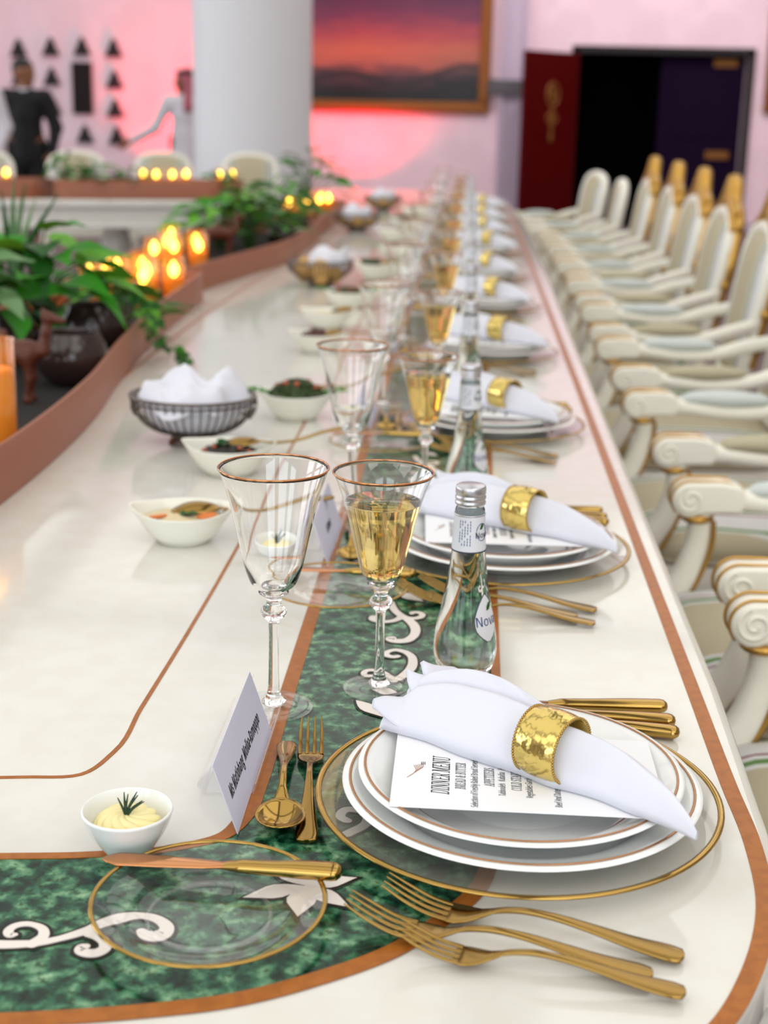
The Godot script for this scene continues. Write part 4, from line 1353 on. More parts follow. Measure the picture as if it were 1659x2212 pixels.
func settings():
	proto.charger = charger_node()
	proto.dinner = plate_node(0.141, 0.0042, 0.0225, [[0.955, 0.0010]])
	proto.salad = plate_node(0.128, 0.0088, 0.0275, [[0.955, 0.0010], [0.715, 0.0007]])
	proto.menu = menu_node()
	proto.napkin = napkin_node()
	proto.ring = napkin_ring_node()
	proto.fork = fork_node()
	proto.small_fork = fork_node(0.186)
	proto.dessert_fork = fork_node(0.19)
	proto.knife = knife_node(0.225)
	proto.butter_knife = knife_node(0.172, true)
	proto.spoon = spoon_node(0.165, 0.0195, 0.024, 0.009, M.gold)
	var bread := Node3D.new()
	put("glass_dish", lathe(curve(v2s([0.0001, 0.0035, 0.030, 0.0033, 0.044, 0.0036, 0.056, 0.0062, 0.066, 0.0100, 0.079, 0.0140]), 4), 72), M.pane, bread)
	put("glass_foot", ring_mesh(0.042, 0.0015, 0.0016, 0.0015), M.pane, bread)
	put("gold_rim", ring_mesh(0.079, 0.0142, 0.0019, 0.0011, 72), M.gold, bread)
	proto.bread = bread
	proto.dish = butter_dish_node()
	proto.butter = butter_node()
	proto.water = goblet_node([0.0001, 0.1135, 0.0105, 0.1145, 0.0182, 0.1185, 0.0240, 0.1300, 0.0284, 0.1470, 0.0324, 0.1660, 0.0362, 0.1830, 0.0405, 0.2020, 0.0450, 0.2170, 0.0488, 0.2280], [], 0.0488, 0.2282)
	proto.wine = goblet_node([0.0001, 0.1075, 0.0115, 0.1090, 0.0182, 0.1165, 0.0225, 0.1310, 0.0268, 0.1480, 0.0308, 0.1660, 0.0345, 0.1800, 0.0385, 0.1930, 0.0425, 0.2040, 0.0463, 0.2130], [0.0085, 0.1110, 0.0160, 0.1176, 0.0216, 0.1310, 0.0260, 0.1480, 0.0300, 0.1660, 0.0335, 0.1795, 0.0352, 0.1862], 0.0463, 0.2132)
	for c in proto.wine.get_children(): if c.name in ["foot", "stem"]: c.scale = Vector3(0.95, 0.935, 0.95)
	proto.bottle = bottle_node()
	proto.card = card_node("Ms Matlohang  Moiloa-Ramoqopo")
	proto.card2 = card_node("Al Almeric")
	proto.stand = stand_node()
	for k in 10:
		var d: float = DZ[k]
		var at: String = ORD[k]
		var v := Vector2(0, d)
		var jit := 0.004 * sin(k * 2.3) if k > 0 else 0.0
		lay("charger", "charger_plate", "clear glass charger plate with gold rim at the " + at, "plate", Vector3(0.056, T + 0.0008, -1.024 + d), 0.0, "glass charger plates")
		lay("dinner", "dinner_plate", "white dinner plate under the smaller plate at the " + at, "plate", Vector3(0.058, T + 0.0008, -1.019 + d), 0.0, "white dinner plates")
		lay("salad", "salad_plate", "smaller white plate, topmost of the stack, at the " + at, "plate", Vector3(0.057, T + 0.0008, -1.022 + d), 0.0, "white upper plates")
		lay("menu", "menu_card", "white printed dinner menu card at the " + at, "menu", Vector3(0.057 + jit, T + 0.0392, -1.022 + d), jit * 12.0, "dinner menu cards")
		lay("napkin", "napkin", "white napkin drawn through a gold ring at the " + at, "napkin", Vector3(0.057 + jit, T + 0.0395, -1.022 + d), jit * 25.0, "ringed white napkins")
		var ring := lay("ring", "napkin_ring", "hammered gold napkin ring at the " + at, "napkin ring", Vector3(0.0790 + jit, T + 0.0675, -1.0005 + d), 0.0, "gold napkin rings")
		ring.basis = Basis(Vector3.UP, deg_to_rad(-37.0) + jit * 25.0) * Basis(Vector3.BACK, -PI / 2)
		along("fork", "dinner_fork", "gold dinner fork nearest the plates at the " + at, "fork", Vector2(-0.040, -0.868) + v, Vector2(0.159, -0.8195) + v, T + 0.0012, "gold forks left of the plates")
		along("fork", "dinner_fork", "gold fork in the middle of the three at the " + at, "fork", Vector2(-0.064, -0.8425) + v, Vector2(0.136, -0.7965) + v, T + 0.0012, "gold forks left of the plates")
		along("small_fork", "salad_fork", "shorter gold fork, outermost of the three at the " + at, "fork", Vector2(-0.028, -0.812) + v, Vector2(0.153, -0.777) + v, T + 0.0012 + (0.002 if k == 0 else 0.0), "gold forks left of the plates")
		along("knife", "dinner_knife", "gold knife farthest from the plates at the " + at, "knife", Vector2(-0.022, -1.217) + v, Vector2(0.200, -1.2235) + v, T + 0.0009, "gold knives beyond the plates")
		along("knife", "dinner_knife", "gold knife in the middle of the three at the " + at, "knife", Vector2(-0.018, -1.2085) + v, Vector2(0.2025, -1.1905) + v, T + 0.0010, "gold knives beyond the plates")
		along("knife", "dinner_knife", "gold knife touching the charger rim at the " + at, "knife", Vector2(-0.015, -1.2015) + v, Vector2(0.2020, -1.1655) + v, T + 0.0011, "gold knives beyond the plates")
		along("dessert_fork", "dessert_fork", "gold dessert fork beside the dessert spoon at the " + at, "fork", Vector2(-0.1205, -1.137) + v, Vector2(-0.1035, -0.944) + v, T + 0.0012, "gold dessert forks")
		along("spoon", "dessert_spoon", "gold round-bowled dessert spoon at the " + at, "spoon", Vector2(-0.1250, -0.953) + v, Vector2(-0.1395, -1.1135) + v, T + 0.0022, "gold dessert spoons")
		var bx := -0.1587 if k == 0 else -0.132
		lay("bread", "bread_plate", "small glass bread plate, gold rim, at the " + at, "plate", Vector3(bx, T + 0.0008, -0.843 + d), 0.0, "glass bread plates")
		along("butter_knife", "butter_knife", "gold butter knife on the bread plate at the " + at, "knife", Vector2(bx - 0.084, -0.8870 + d), Vector2(bx + 0.0880, -0.8795 + d), T + 0.0125, "gold butter knives")
		var dp := Vector3(-0.235, T, -0.930 + d) if k == 0 else Vector3(-0.215 + (0.03 if k > 1 else 0.0), T, -0.945 + d)
		lay("dish", "butter_dish", "small white porcelain butter dish at the " + at, "dish", dp, 0.0, "white butter dishes")
		lay("butter", "butter", "swirl of yellow butter with rosemary at the " + at, "butter", dp + Vector3(0, 0.0004, 0), 0.3 * k, "butter swirls")
		var z: float = DZW[k]
		lay("water", "water_goblet", "empty stemmed water goblet with a gold rim at the " + at, "glass", Vector3(-0.1625 + (0.015 if k > 0 else 0.0), T + 0.0006, -1.198 + z * (0.96 if k < 3 else 1.0)), 0.0, "gold-rimmed water goblets")
		var w := lay("wine", "wine_glass", "stemmed glass of pale gold drink at the " + at, "glass", Vector3(-0.0685 + (0.02 if k > 0 else 0.0), T + 0.0008, -1.252 + z), 0.0, "glasses of golden drink")
		if k > 0: w.scale = Vector3(0.93, 0.95, 0.93)
		lay("bottle", "water_bottle", "clear glass water bottle, silver screw cap, at the " + at, "bottle", Vector3(0.0125, T + 0.0008, -1.303 + DZB[k]), 0.0, "glass water bottles")
		var cd := d * (0.985 if k == 1 else 1.0)
		if k < 8:
			lay("card" if k == 0 else "card2", "name_card", "white name card on its clear stand at the " + at, "card", Vector3(-0.157 + (0.004 if k > 0 else 0.0), T + 0.0010, -1.0495 + cd), 0.0, "white name cards")
			lay("stand", "card_stand", "clear stand behind the name card at the " + at, "card holder", Vector3(-0.1590 + (0.004 if k > 0 else 0.0), T + 0.0010, -1.100 + cd), 0.0, "clear card stands")

# ---------- dishes to share ----------
func serving_spoon(label: String, at: Vector3, yaw: float, tilt: float, over := true):
	if not proto.has("server"):
		proto["server"] = spoon_node(0.21, 0.021, 0.033, 0.010, M.gold_soft)
	var o := lay("server", "serving_spoon", label, "spoon", at, 0.0, "gold serving spoons")
	o.basis = Basis(Vector3.UP, yaw) * Basis(Vector3.BACK, tilt) * Basis(Vector3.RIGHT, PI if over else 0.0)

func leafy(o: Node3D, at: Vector3, len_: float, yaw: float, pitch: float, m: Material):
	var mi := put("parsley_leaf", leaf_mesh(len_, len_ * 0.62, 0.2), m, o, at)
	mi.basis = Basis(Vector3.UP, yaw) * Basis(Vector3.BACK, pitch)

func food(called: String, label: String, at: Vector3, turn: float, base: Mesh, m: Material, part: String) -> Node3D:
	var o := thing(called, label, "food", at, turn)
	put(part, base, m, o)
	return o

func dishes():
	# nearest bowl: cream dip
	boat_bowl("white boat-shaped bowl of cream dip, nearest of the shared bowls", Vector3(-0.347, T, -1.705), 0.068, 0.056, 0.041, 0.12)
	var h := food("cream_dip", "smooth cream dip with carrot sticks and parsley in the nearest shared bowl", Vector3(-0.347, T, -1.705), 0.12, mound_mesh(0.056, 0.045, 0.006, 0.030, 0.004, 3), M.hummus, "dip")
	leafy(h, Vector3(0.000, 0.037, 0.012), 0.022, 0.9, 0.25, M.parsley)
	leafy(h, Vector3(0.002, 0.037, 0.010), 0.024, -0.4, 0.35, M.parsley)
	for k in 5:
		var c := put("carrot_stick", block(Vector3(0.018, 0.003, 0.0035), 0.0006), M.carrot, h, Vector3(0.027 + 0.004 * (k % 3), 0.037, 0.012 + 0.005 * (k - 2)))
		c.rotation.y = 0.35
	for k in 3:
		var c := put("carrot_stick", block(Vector3(0.014, 0.003, 0.003), 0.0006), M.carrot, h, Vector3(-0.034 + 0.004 * k, 0.0355, 0.016 - 0.003 * k))
		c.rotation.y = 0.2
	serving_spoon("gold serving spoon lying face down in the nearest bowl of cream dip", Vector3(-0.262, T + 0.052, -1.728), 0.10, 0.06)
	# second bowl: dark dip
	boat_bowl("white boat-shaped bowl of dark dip, in front of the silver bread basket", Vector3(-0.346, T, -2.055), 0.072, 0.058, 0.043, 0.05)
	var d := food("dark_dip", "dark brown dip with parsley and red bits in front of the bread basket", Vector3(-0.346, T, -2.055), 0.05, mound_mesh(0.050, 0.040, 0.020, 0.028, 0.006, 5), M.dark_dip, "dip")
	for k in 7: leafy(d, Vector3(-0.022 + 0.008 * k, 0.046 + 0.003 * sin(k), 0.008 - 0.004 * (k % 3)), 0.018, k * 1.3, 0.3, M.parsley)
	for k in 6:
		var st := ST()
		ball(st, Vector3.ZERO, Vector3(0.004, 0.0032, 0.004), 8, 5)
		put("red_bit", done(st), M.tomato, d, Vector3(-0.034 + 0.013 * k, 0.040 + 0.004 * sin(k * 2.0), 0.020 - 0.006 * (k % 2)))
	serving_spoon("gold serving spoon resting in the bowl of dark dip", Vector3(-0.262, T + 0.064, -2.07), 0.06, 0.14)
	# third bowl: herb salad
	boat_bowl("white boat-shaped bowl heaped with green herb salad, right of the first bread basket", Vector3(-0.293, T, -2.46), 0.070, 0.056, 0.046, 0.1)
	herb_salad("heap of green herb salad with red bits, right of the first bread basket", Vector3(-0.293, T, -2.46), 4)
	serving_spoon("gold serving spoon in the herb salad right of the first bread basket", Vector3(-0.205, T + 0.072, -2.49), 0.15, 0.2)
	boat_bowl("white bowl of dark red dip, fourth of the shared bowls", Vector3(-0.332, T, -3.18), 0.066, 0.055, 0.043, 0.0)
	food("red_dip", "heaped dark red dip in the fourth shared bowl", Vector3(-0.332, T, -3.18), 0.0, mound_mesh(0.044, 0.036, 0.024, 0.030, 0.006, 15), M.red_dip, "dip")
	serving_spoon("gold serving spoon pointing right from the dark red dip", Vector3(-0.225, T + 0.062, -3.19), 0.1, 0.12)
	boat_bowl("white bowl of pale dip behind the dark red dip", Vector3(-0.345, T, -3.56), 0.072, 0.06, 0.043, 0.1)
	var p5 := food("pale_dip", "pale cream dip with one green leaf behind the dark red dip", Vector3(-0.345, T, -3.56), 0.0, mound_mesh(0.056, 0.047, 0.006, 0.032, 0.004, 8), M.hummus, "dip")
	leafy(p5, Vector3(0.01, 0.041, 0.0), 0.024, 0.5, 0.3, M.parsley)
	serving_spoon("gold serving spoon in the pale dip behind the dark red dip", Vector3(-0.24, T + 0.062, -3.60), 0.25, 0.14)
	boat_bowl("white bowl of herb salad in front of the second bread basket", Vector3(-0.325, T, -3.95), 0.074, 0.06, 0.045, 0.0)
	herb_salad("green herb salad in front of the second bread basket", Vector3(-0.325, T, -3.95), 9, 0.55)
	boat_bowl("white bowl with dark garnish right of the second bread basket", Vector3(-0.292, T, -4.66), 0.075, 0.062, 0.05, 0.1)
	var g := food("garnished_dip", "pale dip with dark olive garnish right of the second bread basket", Vector3(-0.292, T, -4.66), 0.0, mound_mesh(0.060, 0.05, 0.008, 0.036, 0.004, 18), M.hummus, "dip")
	for k in 3:
		var st := ST()
		ball(st, Vector3.ZERO, Vector3(0.014, 0.016, 0.014), 10, 6, 0.1, k)
		put("olive", done(st), M.tabbouleh, g, Vector3(-0.04 + 0.02 * k, 0.052, 0.01 * (k % 2)))
	serving_spoon("gold serving spoon catching the light right of the second bread basket", Vector3(-0.19, T + 0.068, -4.70), 0.2, 0.1)
	boat_bowl("white bowl of green salad with a long leaf, seventh along the table", Vector3(-0.262, T, -5.35), 0.08, 0.064, 0.048, 0.0)
	herb_salad("green leaf salad in the seventh shared bowl", Vector3(-0.262, T, -5.35), 12, 0.7)
	serving_spoon("gold serving spoon in the seventh shared bowl", Vector3(-0.16, T + 0.068, -5.4), 0.15, 0.1)
	boat_bowl("white bowl of pale dip in front of the third bread basket", Vector3(-0.30, T, -6.02), 0.08, 0.064, 0.048, 0.1)
	food("pale_dip", "pale dip in front of the third bread basket", Vector3(-0.30, T, -6.02), 0.0, mound_mesh(0.064, 0.05, 0.008, 0.036, 0.004, 21), M.hummus, "dip")
	serving_spoon("gold serving spoon in front of the third bread basket", Vector3(-0.19, T + 0.068, -6.05), 0.2, 0.1)
	boat_bowl("white bowl of dark olives right of the third bread basket", Vector3(-0.30, T, -6.75), 0.08, 0.064, 0.048, 0.0)
	herb_salad("dark green olives and herbs right of the third bread basket", Vector3(-0.30, T, -6.75), 14, 0.7)
	serving_spoon("gold serving spoon right of the third bread basket", Vector3(-0.19, T + 0.068, -6.8), 0.2, 0.1)
	boat_bowl("white bowl of pale dip, farthest of the shared bowls", Vector3(-0.27, T, -7.45), 0.08, 0.064, 0.048, 0.0)
	food("pale_dip", "pale dip in the farthest shared bowl", Vector3(-0.27, T, -7.45), 0.0, mound_mesh(0.064, 0.05, 0.008, 0.036, 0.004, 24), M.hummus, "dip")
	# bread baskets with their cloths
	proto.basket = basket_node(0.102, 0.088, 1)
	var spots := [[-0.437, -2.245, 0.0, "nearest the camera"], [-0.452, -4.42, 0.3, "second from the camera, showing bread"], [-0.50, -6.5, 0.2, "third from the camera"], [-0.47, -7.9, 0.0, "farthest from the camera"]]
	for k in 4:
		var s = spots[k]
		lay("basket", "bread_basket", "silver wire bread basket on a foot, " + s[3], "basket", Vector3(s[0], T, s[1]), s[2], "silver bread baskets")
		var c := thing("basket_cloth", "white cloth folded over bread in the silver basket " + s[3], "cloth", Vector3(s[0], T, s[1]), s[2], "white basket cloths")
		if k == 0:
			var ln := put("lining", lathe(curve(v2s([0.0001, 0.026, 0.058, 0.028, 0.078, 0.046, 0.087, 0.064, 0.090, 0.078]), 4), 48), M.cloth, c)
			ln.scale = Vector3(1.0, 1.0, 0.82)
		var small := 1.05 if k == 0 else 0.72
		var mi := put("cloth", draped_cloth(0.093 * small, 0.078 * small, [[-0.014, -0.015, 0.040, 0.052, 0.5, 0.45], [0.058, -0.010, 0.040, 0.040, -0.3, 0.5], [0.022, 0.030, 0.022, 0.05, 1.2, 0.7], [-0.058, 0.012, 0.020, 0.04, -0.8, 0.6]], 3 + k), M.cloth, c)
		if k == 1: mi.position = Vector3(0.025, 0, 0)
		for q in 4 if k > 0 else 0:
			var b := thing("bread_roll", ["golden bread roll under the cloth of the basket " + s[3], "golden bread roll at the left of the basket " + s[3], "golden bread roll at the right of the basket " + s[3], "golden bread roll at the front of the basket " + s[3]][q], "bread", Vector3(s[0] + [0.0, -0.048, 0.046, 0.004][q], T + [0.047, 0.050, 0.050, 0.048][q], s[1] + [-0.036, 0.002, 0.006, 0.04][q]), q * 0.7, "bread rolls in the baskets")
			var st := ST()
			ball(st, Vector3.ZERO, Vector3(0.036, 0.024 + (0.016 if k == 1 and q > 0 else 0.0), 0.030), 16, 10, 0.05, q + k)
			put("crust", done(st), M.bread, b)

func herb_salad(label: String, at: Vector3, seed_: int, k := 1.0):
	var o := thing("herb_salad", label, "food", at, 0.1)
	put("herbs", mound_mesh(0.058, 0.044, 0.034 * k, 0.034, 0.012, seed_), M.tabbouleh, o)
	var r := RandomNumberGenerator.new()
	r.seed = seed_
	var st := ST()
	for i in 150:
		var a := r.randf() * TAU
		var q := sqrt(r.randf()) * 0.9
		var p := Vector3(0.056 * q * cos(a), 0.036 + 0.034 * k * (1.0 - q * q), 0.042 * q * sin(a))
		ball(st, p, Vector3(0.0045, 0.0028, 0.0038), 6, 4, 0.3, i)
	var ch := put("chopped_herbs", done(st), M.tabbouleh, o)
	ch.set_meta("kind", "stuff")
	for i in 6:
		var a := i * 1.1 + r.randf() * 0.5
		var q := 0.3 + r.randf() * 0.55
		st = ST()
		ball(st, Vector3.ZERO, Vector3(0.0060, 0.0048, 0.0060), 8, 5, 0.15, i)
		put("red_bit", done(st), M.tomato, o, Vector3(0.05 * q * cos(a), 0.040 + 0.034 * k * (1.0 - q * q), 0.04 * q * sin(a)))
	for s in [-1.0, 1.0]:
		var mi := put("lettuce_leaf", leaf_mesh(0.055, 0.035, 0.3), M.leaf, o, Vector3(s * 0.048, 0.044, 0.004))
		mi.basis = Basis(Vector3.UP, 0.0 if s > 0 else PI) * Basis(Vector3.BACK, 0.35)

# ---------- planters ----------
func leaf_mesh(len_: float, w: float, fold: float, droop := 0.25) -> ArrayMesh:
	var key := "leaf%.3f_%.3f_%.2f_%.2f" % [len_, w, fold, droop]
	if proto.has(key): return proto[key]
	var rows := []
	var prof := [0.06, 0.75, 1.0, 0.96, 0.78, 0.5, 0.22, 0.0]
	for i in 8:
		var t := i / 7.0
		var row := PackedVector3Array()
		for j in 5:
			var s := 1.0 - j / 2.0
			var x := len_ * (t - (0.10 * absf(s) if i == 0 or i == 1 else 0.0))
			row.append(Vector3(x, -droop * len_ * t * t + fold * w * 0.5 * absf(s) * prof[i] + 0.03 * w * sin(t * 9.0 + s * 2.0), s * w * 0.5 * prof[i]))
		rows.append(row)
	var st := ST()
	skin(st, rows, false)
	proto[key] = done(st)
	return proto[key]

func wall_trough(label: String, front: Array, back: Array, h: float, fill := 0.022):
	var o := thing("planter_trough", label, "planter")
	var poly: Array = curve(front, 5) + back
	if area(poly) < 0.0: poly.reverse()
	var inn := offset_poly(poly, -0.006)
	var rows := []
	for q in [[poly, T + 0.0008], [poly, T + h - 0.001], [offset_poly(poly, -0.001), T + h], [offset_poly(poly, -0.005), T + h], [inn, T + h - 0.001], [inn, T + 0.02]]:
		var row := PackedVector3Array()
		for p in q[0]: row.append(Vector3(p.x, q[1], p.y))
		rows.append(row)
	var st := ST()
	skin(st, rows)
	st.set_smooth_group(3)
	flat_cap(st, poly, T + 0.0008, false)
	put("trough_wall", done(st), M.trough, o)
	st = ST()
	slab(st, inn, T + 0.002, T + fill)
	put("soil", done(st), M.soil, o)

func plant(called: String, label: String, at: Vector3, n: int, spread: float, height: float, leaf_len: float, mats: Array, seed_: int, group := ""):
	var o := thing(called, label, "plant", at, 0.0, group)
	var r := RandomNumberGenerator.new()
	r.seed = seed_
	var st := ST()
	for k in n:
		var a := TAU * k * 0.381966 + r.randf() * 0.5
		var e := sqrt((k + 0.5) / n)
		var tip := Vector3(cos(a) * spread * e, height * (1.0 - 0.65 * e * e) * (0.75 + 0.35 * r.randf()), sin(a) * spread * e)
		sweep(st, curve([Vector3(cos(a) * 0.01, 0, sin(a) * 0.01), Vector3(tip.x * 0.35, tip.y * 0.75, tip.z * 0.35), tip], 4), [Vector2(0.0018, 0.0018)], Vector3(0.3, 0.1, 1).normalized(), 5)
		var l := leaf_len * (0.7 + 0.5 * r.randf())
		var mi := put("leaf", leaf_mesh(leaf_len, leaf_len * [0.7, 0.62, 0.55][k % 3], 0.25, [0.2, 0.35, 0.5][k % 3]), mats[k % mats.size()], o, tip)
		mi.basis = (Basis(Vector3.UP, -a + r.randf_range(-0.5, 0.5)) * Basis(Vector3.BACK, r.randf_range(-0.4, 0.45)) * Basis(Vector3.RIGHT, r.randf_range(-0.4, 0.4))).scaled(Vector3.ONE * l / leaf_len)
	put("stems", done(st), M.stem, o)

func grass_plant(label: String, at: Vector3, n: int, h: float, seed_: int):
	var o := thing("upright_plant", label, "plant", at)
	var r := RandomNumberGenerator.new()
	r.seed = seed_
	for k in n:
		var st := ST()
		var a := r.randf() * TAU
		var d := Vector3(cos(a), 0, sin(a)) * h * r.randf_range(0.1, 0.35)
		var hh := h * r.randf_range(0.6, 1.0)
		sweep(st, curve([Vector3.ZERO, d * 0.3 + Vector3(0, hh * 0.6, 0), d + Vector3(0, hh, 0)], 5), curve([Vector2(0.004, 0.001), Vector2(0.008, 0.001), Vector2(0.001, 0.0006)], 5), Vector3(0.2, 0.1, 1).normalized(), 6)
		put("blade", done(st), M.leaf_dark if k % 2 else M.leaf_grey, o)

func pot(label: String, at: Vector3, r: float, h: float):
	var o := thing("round_pot", label, "pot", at)
	put("pot_body", lathe(curve(v2s([0.0001, 0.0, r * 0.5, 0.0, r * 0.75, h * 0.12, r, h * 0.45, r * 0.98, h * 0.65, r * 0.78, h * 0.97, r * 0.76, h, r * 0.72, h * 0.98, r * 0.8, h * 0.75, 0.0001, h * 0.72]), 3), 32), M.pot, o)

func candle_node(tall := false) -> Node3D:
	var o := Node3D.new()
	var r := 0.040 if tall else 0.030
	var h := 0.178 if tall else 0.115
	var wx := 0.135 if tall else 0.062
	put("glass_cup", lathe(v2s([r * 0.9, 0.0, r * 0.98, 0.002, r, 0.006, r, h * 0.5, r, h - 0.002, r + 0.001, h]), 32), M.amber_glass, o)
	put("wax", lathe(v2s([0.0001, 0.002, r * 0.9, 0.002, r * 0.93, 0.006, r * 0.93, wx * 0.5, r * 0.93, wx - 0.003, r * 0.88, wx, r * 0.4, wx - 0.002, 0.0001, wx - 0.003]), 24), M.wax_cream if tall else M.wax, o)
	put("flame", lathe(curve(v2s([0.0001, wx - 0.001, 0.008, wx + 0.005, 0.013, wx + 0.017, 0.0105, wx + 0.028, 0.004, wx + 0.039, 0.0001, wx + 0.044]), 3), 16), M.flame_soft if tall else M.flame, o)
	var l := OmniLight3D.new()
	l.name = "light"
	l.light_color = Color(1.0, 0.66, 0.25)
	l.light_energy = 0.002
	l.omni_range = 30.0
	l.omni_attenuation = 2.0
	l.light_size = 0.009
	l.shadow_enabled = true
	l.position = Vector3(0, wx + 0.014, 0)
	o.add_child(l)
	return o

func row(items: Array, label: String, group: String, y := T + 0.022):   # candles of one cluster, told apart by their order from the left
	var nth := ["leftmost", "second from the left", "third from the left", "fourth from the left", "fifth from the left", "sixth from the left", "seventh from the left", "eighth from the left", "ninth from the left"]
	items.sort_custom(func(a, b): return a[0] / -a[1] < b[0] / -b[1])
	for k in items.size(): lay("candle", "candle", label + ", " + nth[k], "candle", Vector3(items[k][0], y, items[k][1]), 0.0, group)

func planters():
	wall_trough("long curved copper planter trough along the inner table edge, nearest the camera", v2s([-0.72, -1.22, -0.645, -1.55, -0.626, -1.83, -0.624, -1.95, -0.628, -2.19, -0.642, -2.42, -0.672, -2.675, -0.716, -3.21, -0.742, -3.99]), v2s([-1.06, -4.02, -1.07, -3.0, -1.08, -2.4, -1.12, -1.9, -1.10, -1.25]), 0.082)
	wall_trough("copper planter trough angled beyond the candle cluster, second from the camera", v2s([-0.80, -4.16, -0.72, -4.62, -0.650, -5.03, -0.628, -5.6, -0.622, -6.02]), v2s([-1.05, -6.04, -1.08, -4.2]), 0.08)
	wall_trough("copper planter trough behind the third bread basket", v2s([-0.640, -6.10, -0.63, -6.6, -0.63, -7.4]), v2s([-1.0, -7.42, -1.02, -6.12]), 0.085)
	wall_trough("copper planter trough on the far table in front of the white column", v2s([-2.38, -8.18, -2.0, -8.30, -1.45, -8.49]), v2s([-1.38, -8.78, -2.3, -8.50]), 0.108, 0.06)
	wall_trough("copper planter trough on the far table at the left edge", v2s([-3.45, -7.84, -2.9, -8.01, -2.53, -8.12]), v2s([-2.45, -8.43, -3.38, -8.15]), 0.108, 0.06)
	var s := T + 0.022
	pot("dark round pot beside the carved camel in the nearest trough", Vector3(-0.735, s, -2.60), 0.068, 0.10)
	pot("dark round pot behind the camel's pot in the nearest trough", Vector3(-0.79, s, -2.98), 0.07, 0.10)
	pot("dark round pot at the back left of the nearest trough", Vector3(-0.93, s, -2.80), 0.07, 0.10)
	plant("broadleaf_plant", "big green broad-leaved plant left of the ivy in the nearest trough", Vector3(-0.89, s + 0.05, -2.93), 34, 0.15, 0.21, 0.13, [M.leaf, M.leaf, M.leaf_light, M.leaf_dark], 3)
	plant("broadleaf_plant", "green leafy plant behind the tall orange candle in the nearest trough", Vector3(-1.0, s + 0.04, -2.78), 28, 0.15, 0.16, 0.11, [M.leaf_grey, M.leaf, M.leaf_dark, M.leaf_light], 7)
	plant("broadleaf_plant", "low dark leafy plant under the broad leaves at the trough wall", Vector3(-0.80, s + 0.01, -3.22), 24, 0.13, 0.10, 0.08, [M.leaf_dark, M.leaf_light, M.leaf], 11)
	grass_plant("tall upright grassy plant at the left edge of the nearest trough", Vector3(-1.02, s, -3.15), 9, 0.36, 5)
	ivy()
	camel("brown carved camel figurine beside the tall orange candle", Vector3(-0.800, s, -2.42), 0.05, 1.02)
	camel("brown carved camel figurine at the left of the second trough", Vector3(-0.87, s, -5.0), 0.5, 0.95)
	# candles
	proto.tall = candle_node(true)
	proto.candle = candle_node(false)
	lay("tall", "tall_candle", "tall glass candle jar of orange wax at the left edge beside the camel", "candle", Vector3(-0.695, s, -2.01), 0.0, "")
	var names := ["lit candle in the nearest trough, closest to the trailing ivy", "lit candle at the back left of the cluster before the second trough", "lit candle in the middle of the cluster before the second trough", "lit candle at the right front of the cluster before the second trough"]
	var near := [[-0.838, -3.66], [-0.955, -3.86], [-0.902, -3.93], [-0.795, -3.84]]
	for k in 4: lay("candle", "candle", names[k], "candle", Vector3(near[k][0], s, near[k][1]), 0.0, "candles in amber glass")
	row([[-0.99, -3.70], [-0.93, -3.58], [-0.86, -3.80], [-1.0, -3.92]], "small amber candle among the near cluster", "dim candles of the near cluster")
	row([[-0.93, -4.50], [-0.985, -4.66], [-0.90, -4.72], [-0.86, -4.55], [-0.975, -4.42], [-1.02, -4.9]], "lit amber candle at the near end of the second trough", "candles of the second trough")
	row([[-0.79, -7.05], [-0.735, -7.12], [-0.70, -7.2], [-0.745, -7.3], [-0.84, -6.75], [-0.80, -6.85]], "lit amber candle at the far end of the third trough", "candles in the third trough")
	row([[-2.98, -8.06, 0.05], [-2.66, -8.2, 0.0], [-3.2, -7.98, 0.0], [-1.93, -8.5, 0.045], [-1.75, -8.47, 0.0], [-1.69, -8.58, 0.04], [-1.49, -8.60, 0.0], [-1.84, -8.44, 0.0], [-1.43, -8.70, 0.03]], "lit amber candle on the far table", "candles on the far table", T + 0.06)
	# plants further along
	for q in [[-0.80, -5.25, 31, "nearest the camera"], [-0.86, -5.6, 33, "in the middle"], [-0.76, -5.85, 35, "at its far end"], [-0.92, -5.3, 37, "at its back"]]:
		plant("leafy_plant", "bushy green plant in the second trough, " + q[3], Vector3(q[0], s, q[1]), 28, 0.16, 0.23, 0.09, [M.leaf_dark, M.leaf, M.leaf_grey, M.leaf_light], q[2], "bushy plants in the second trough")
	for q in [[-0.70, -5.45, "nearer of two"], [-0.70, -5.8, "farther of two"]]: pot("dark round pot in the second trough, " + q[2], Vector3(q[0], s, q[1]), 0.065, 0.09)
	plant("leafy_plant", "tall green plant behind the candles of the third trough", Vector3(-0.80, s, -7.2), 28, 0.16, 0.32, 0.11, [M.leaf_dark, M.leaf], 41)
	plant("leafy_plant", "low green plant at the near end of the third trough", Vector3(-0.84, s, -6.45), 20, 0.13, 0.14, 0.07, [M.leaf, M.leaf_grey], 43)
	plant("leafy_plant", "pale green bushy plant in the middle of the far table trough", Vector3(-2.2, s + 0.035, -8.40), 26, 0.17, 0.15, 0.08, [M.leaf_grey, M.leaf_dark], 45)
	plant("leafy_plant", "pale green bushy plant left in the far table trough", Vector3(-2.0, s + 0.035, -8.46), 20, 0.12, 0.12, 0.07, [M.leaf_grey, M.leaf], 46)
	plant("leafy_plant", "dark green plant at the left end of the far table trough", Vector3(-2.36, s + 0.035, -8.38), 24, 0.1, 0.2, 0.07, [M.leaf_dark, M.leaf], 47)
	plant("leafy_plant", "green plant at the right end of the far table trough", Vector3(-1.46, s + 0.035, -8.58), 14, 0.09, 0.12, 0.07, [M.leaf], 49)

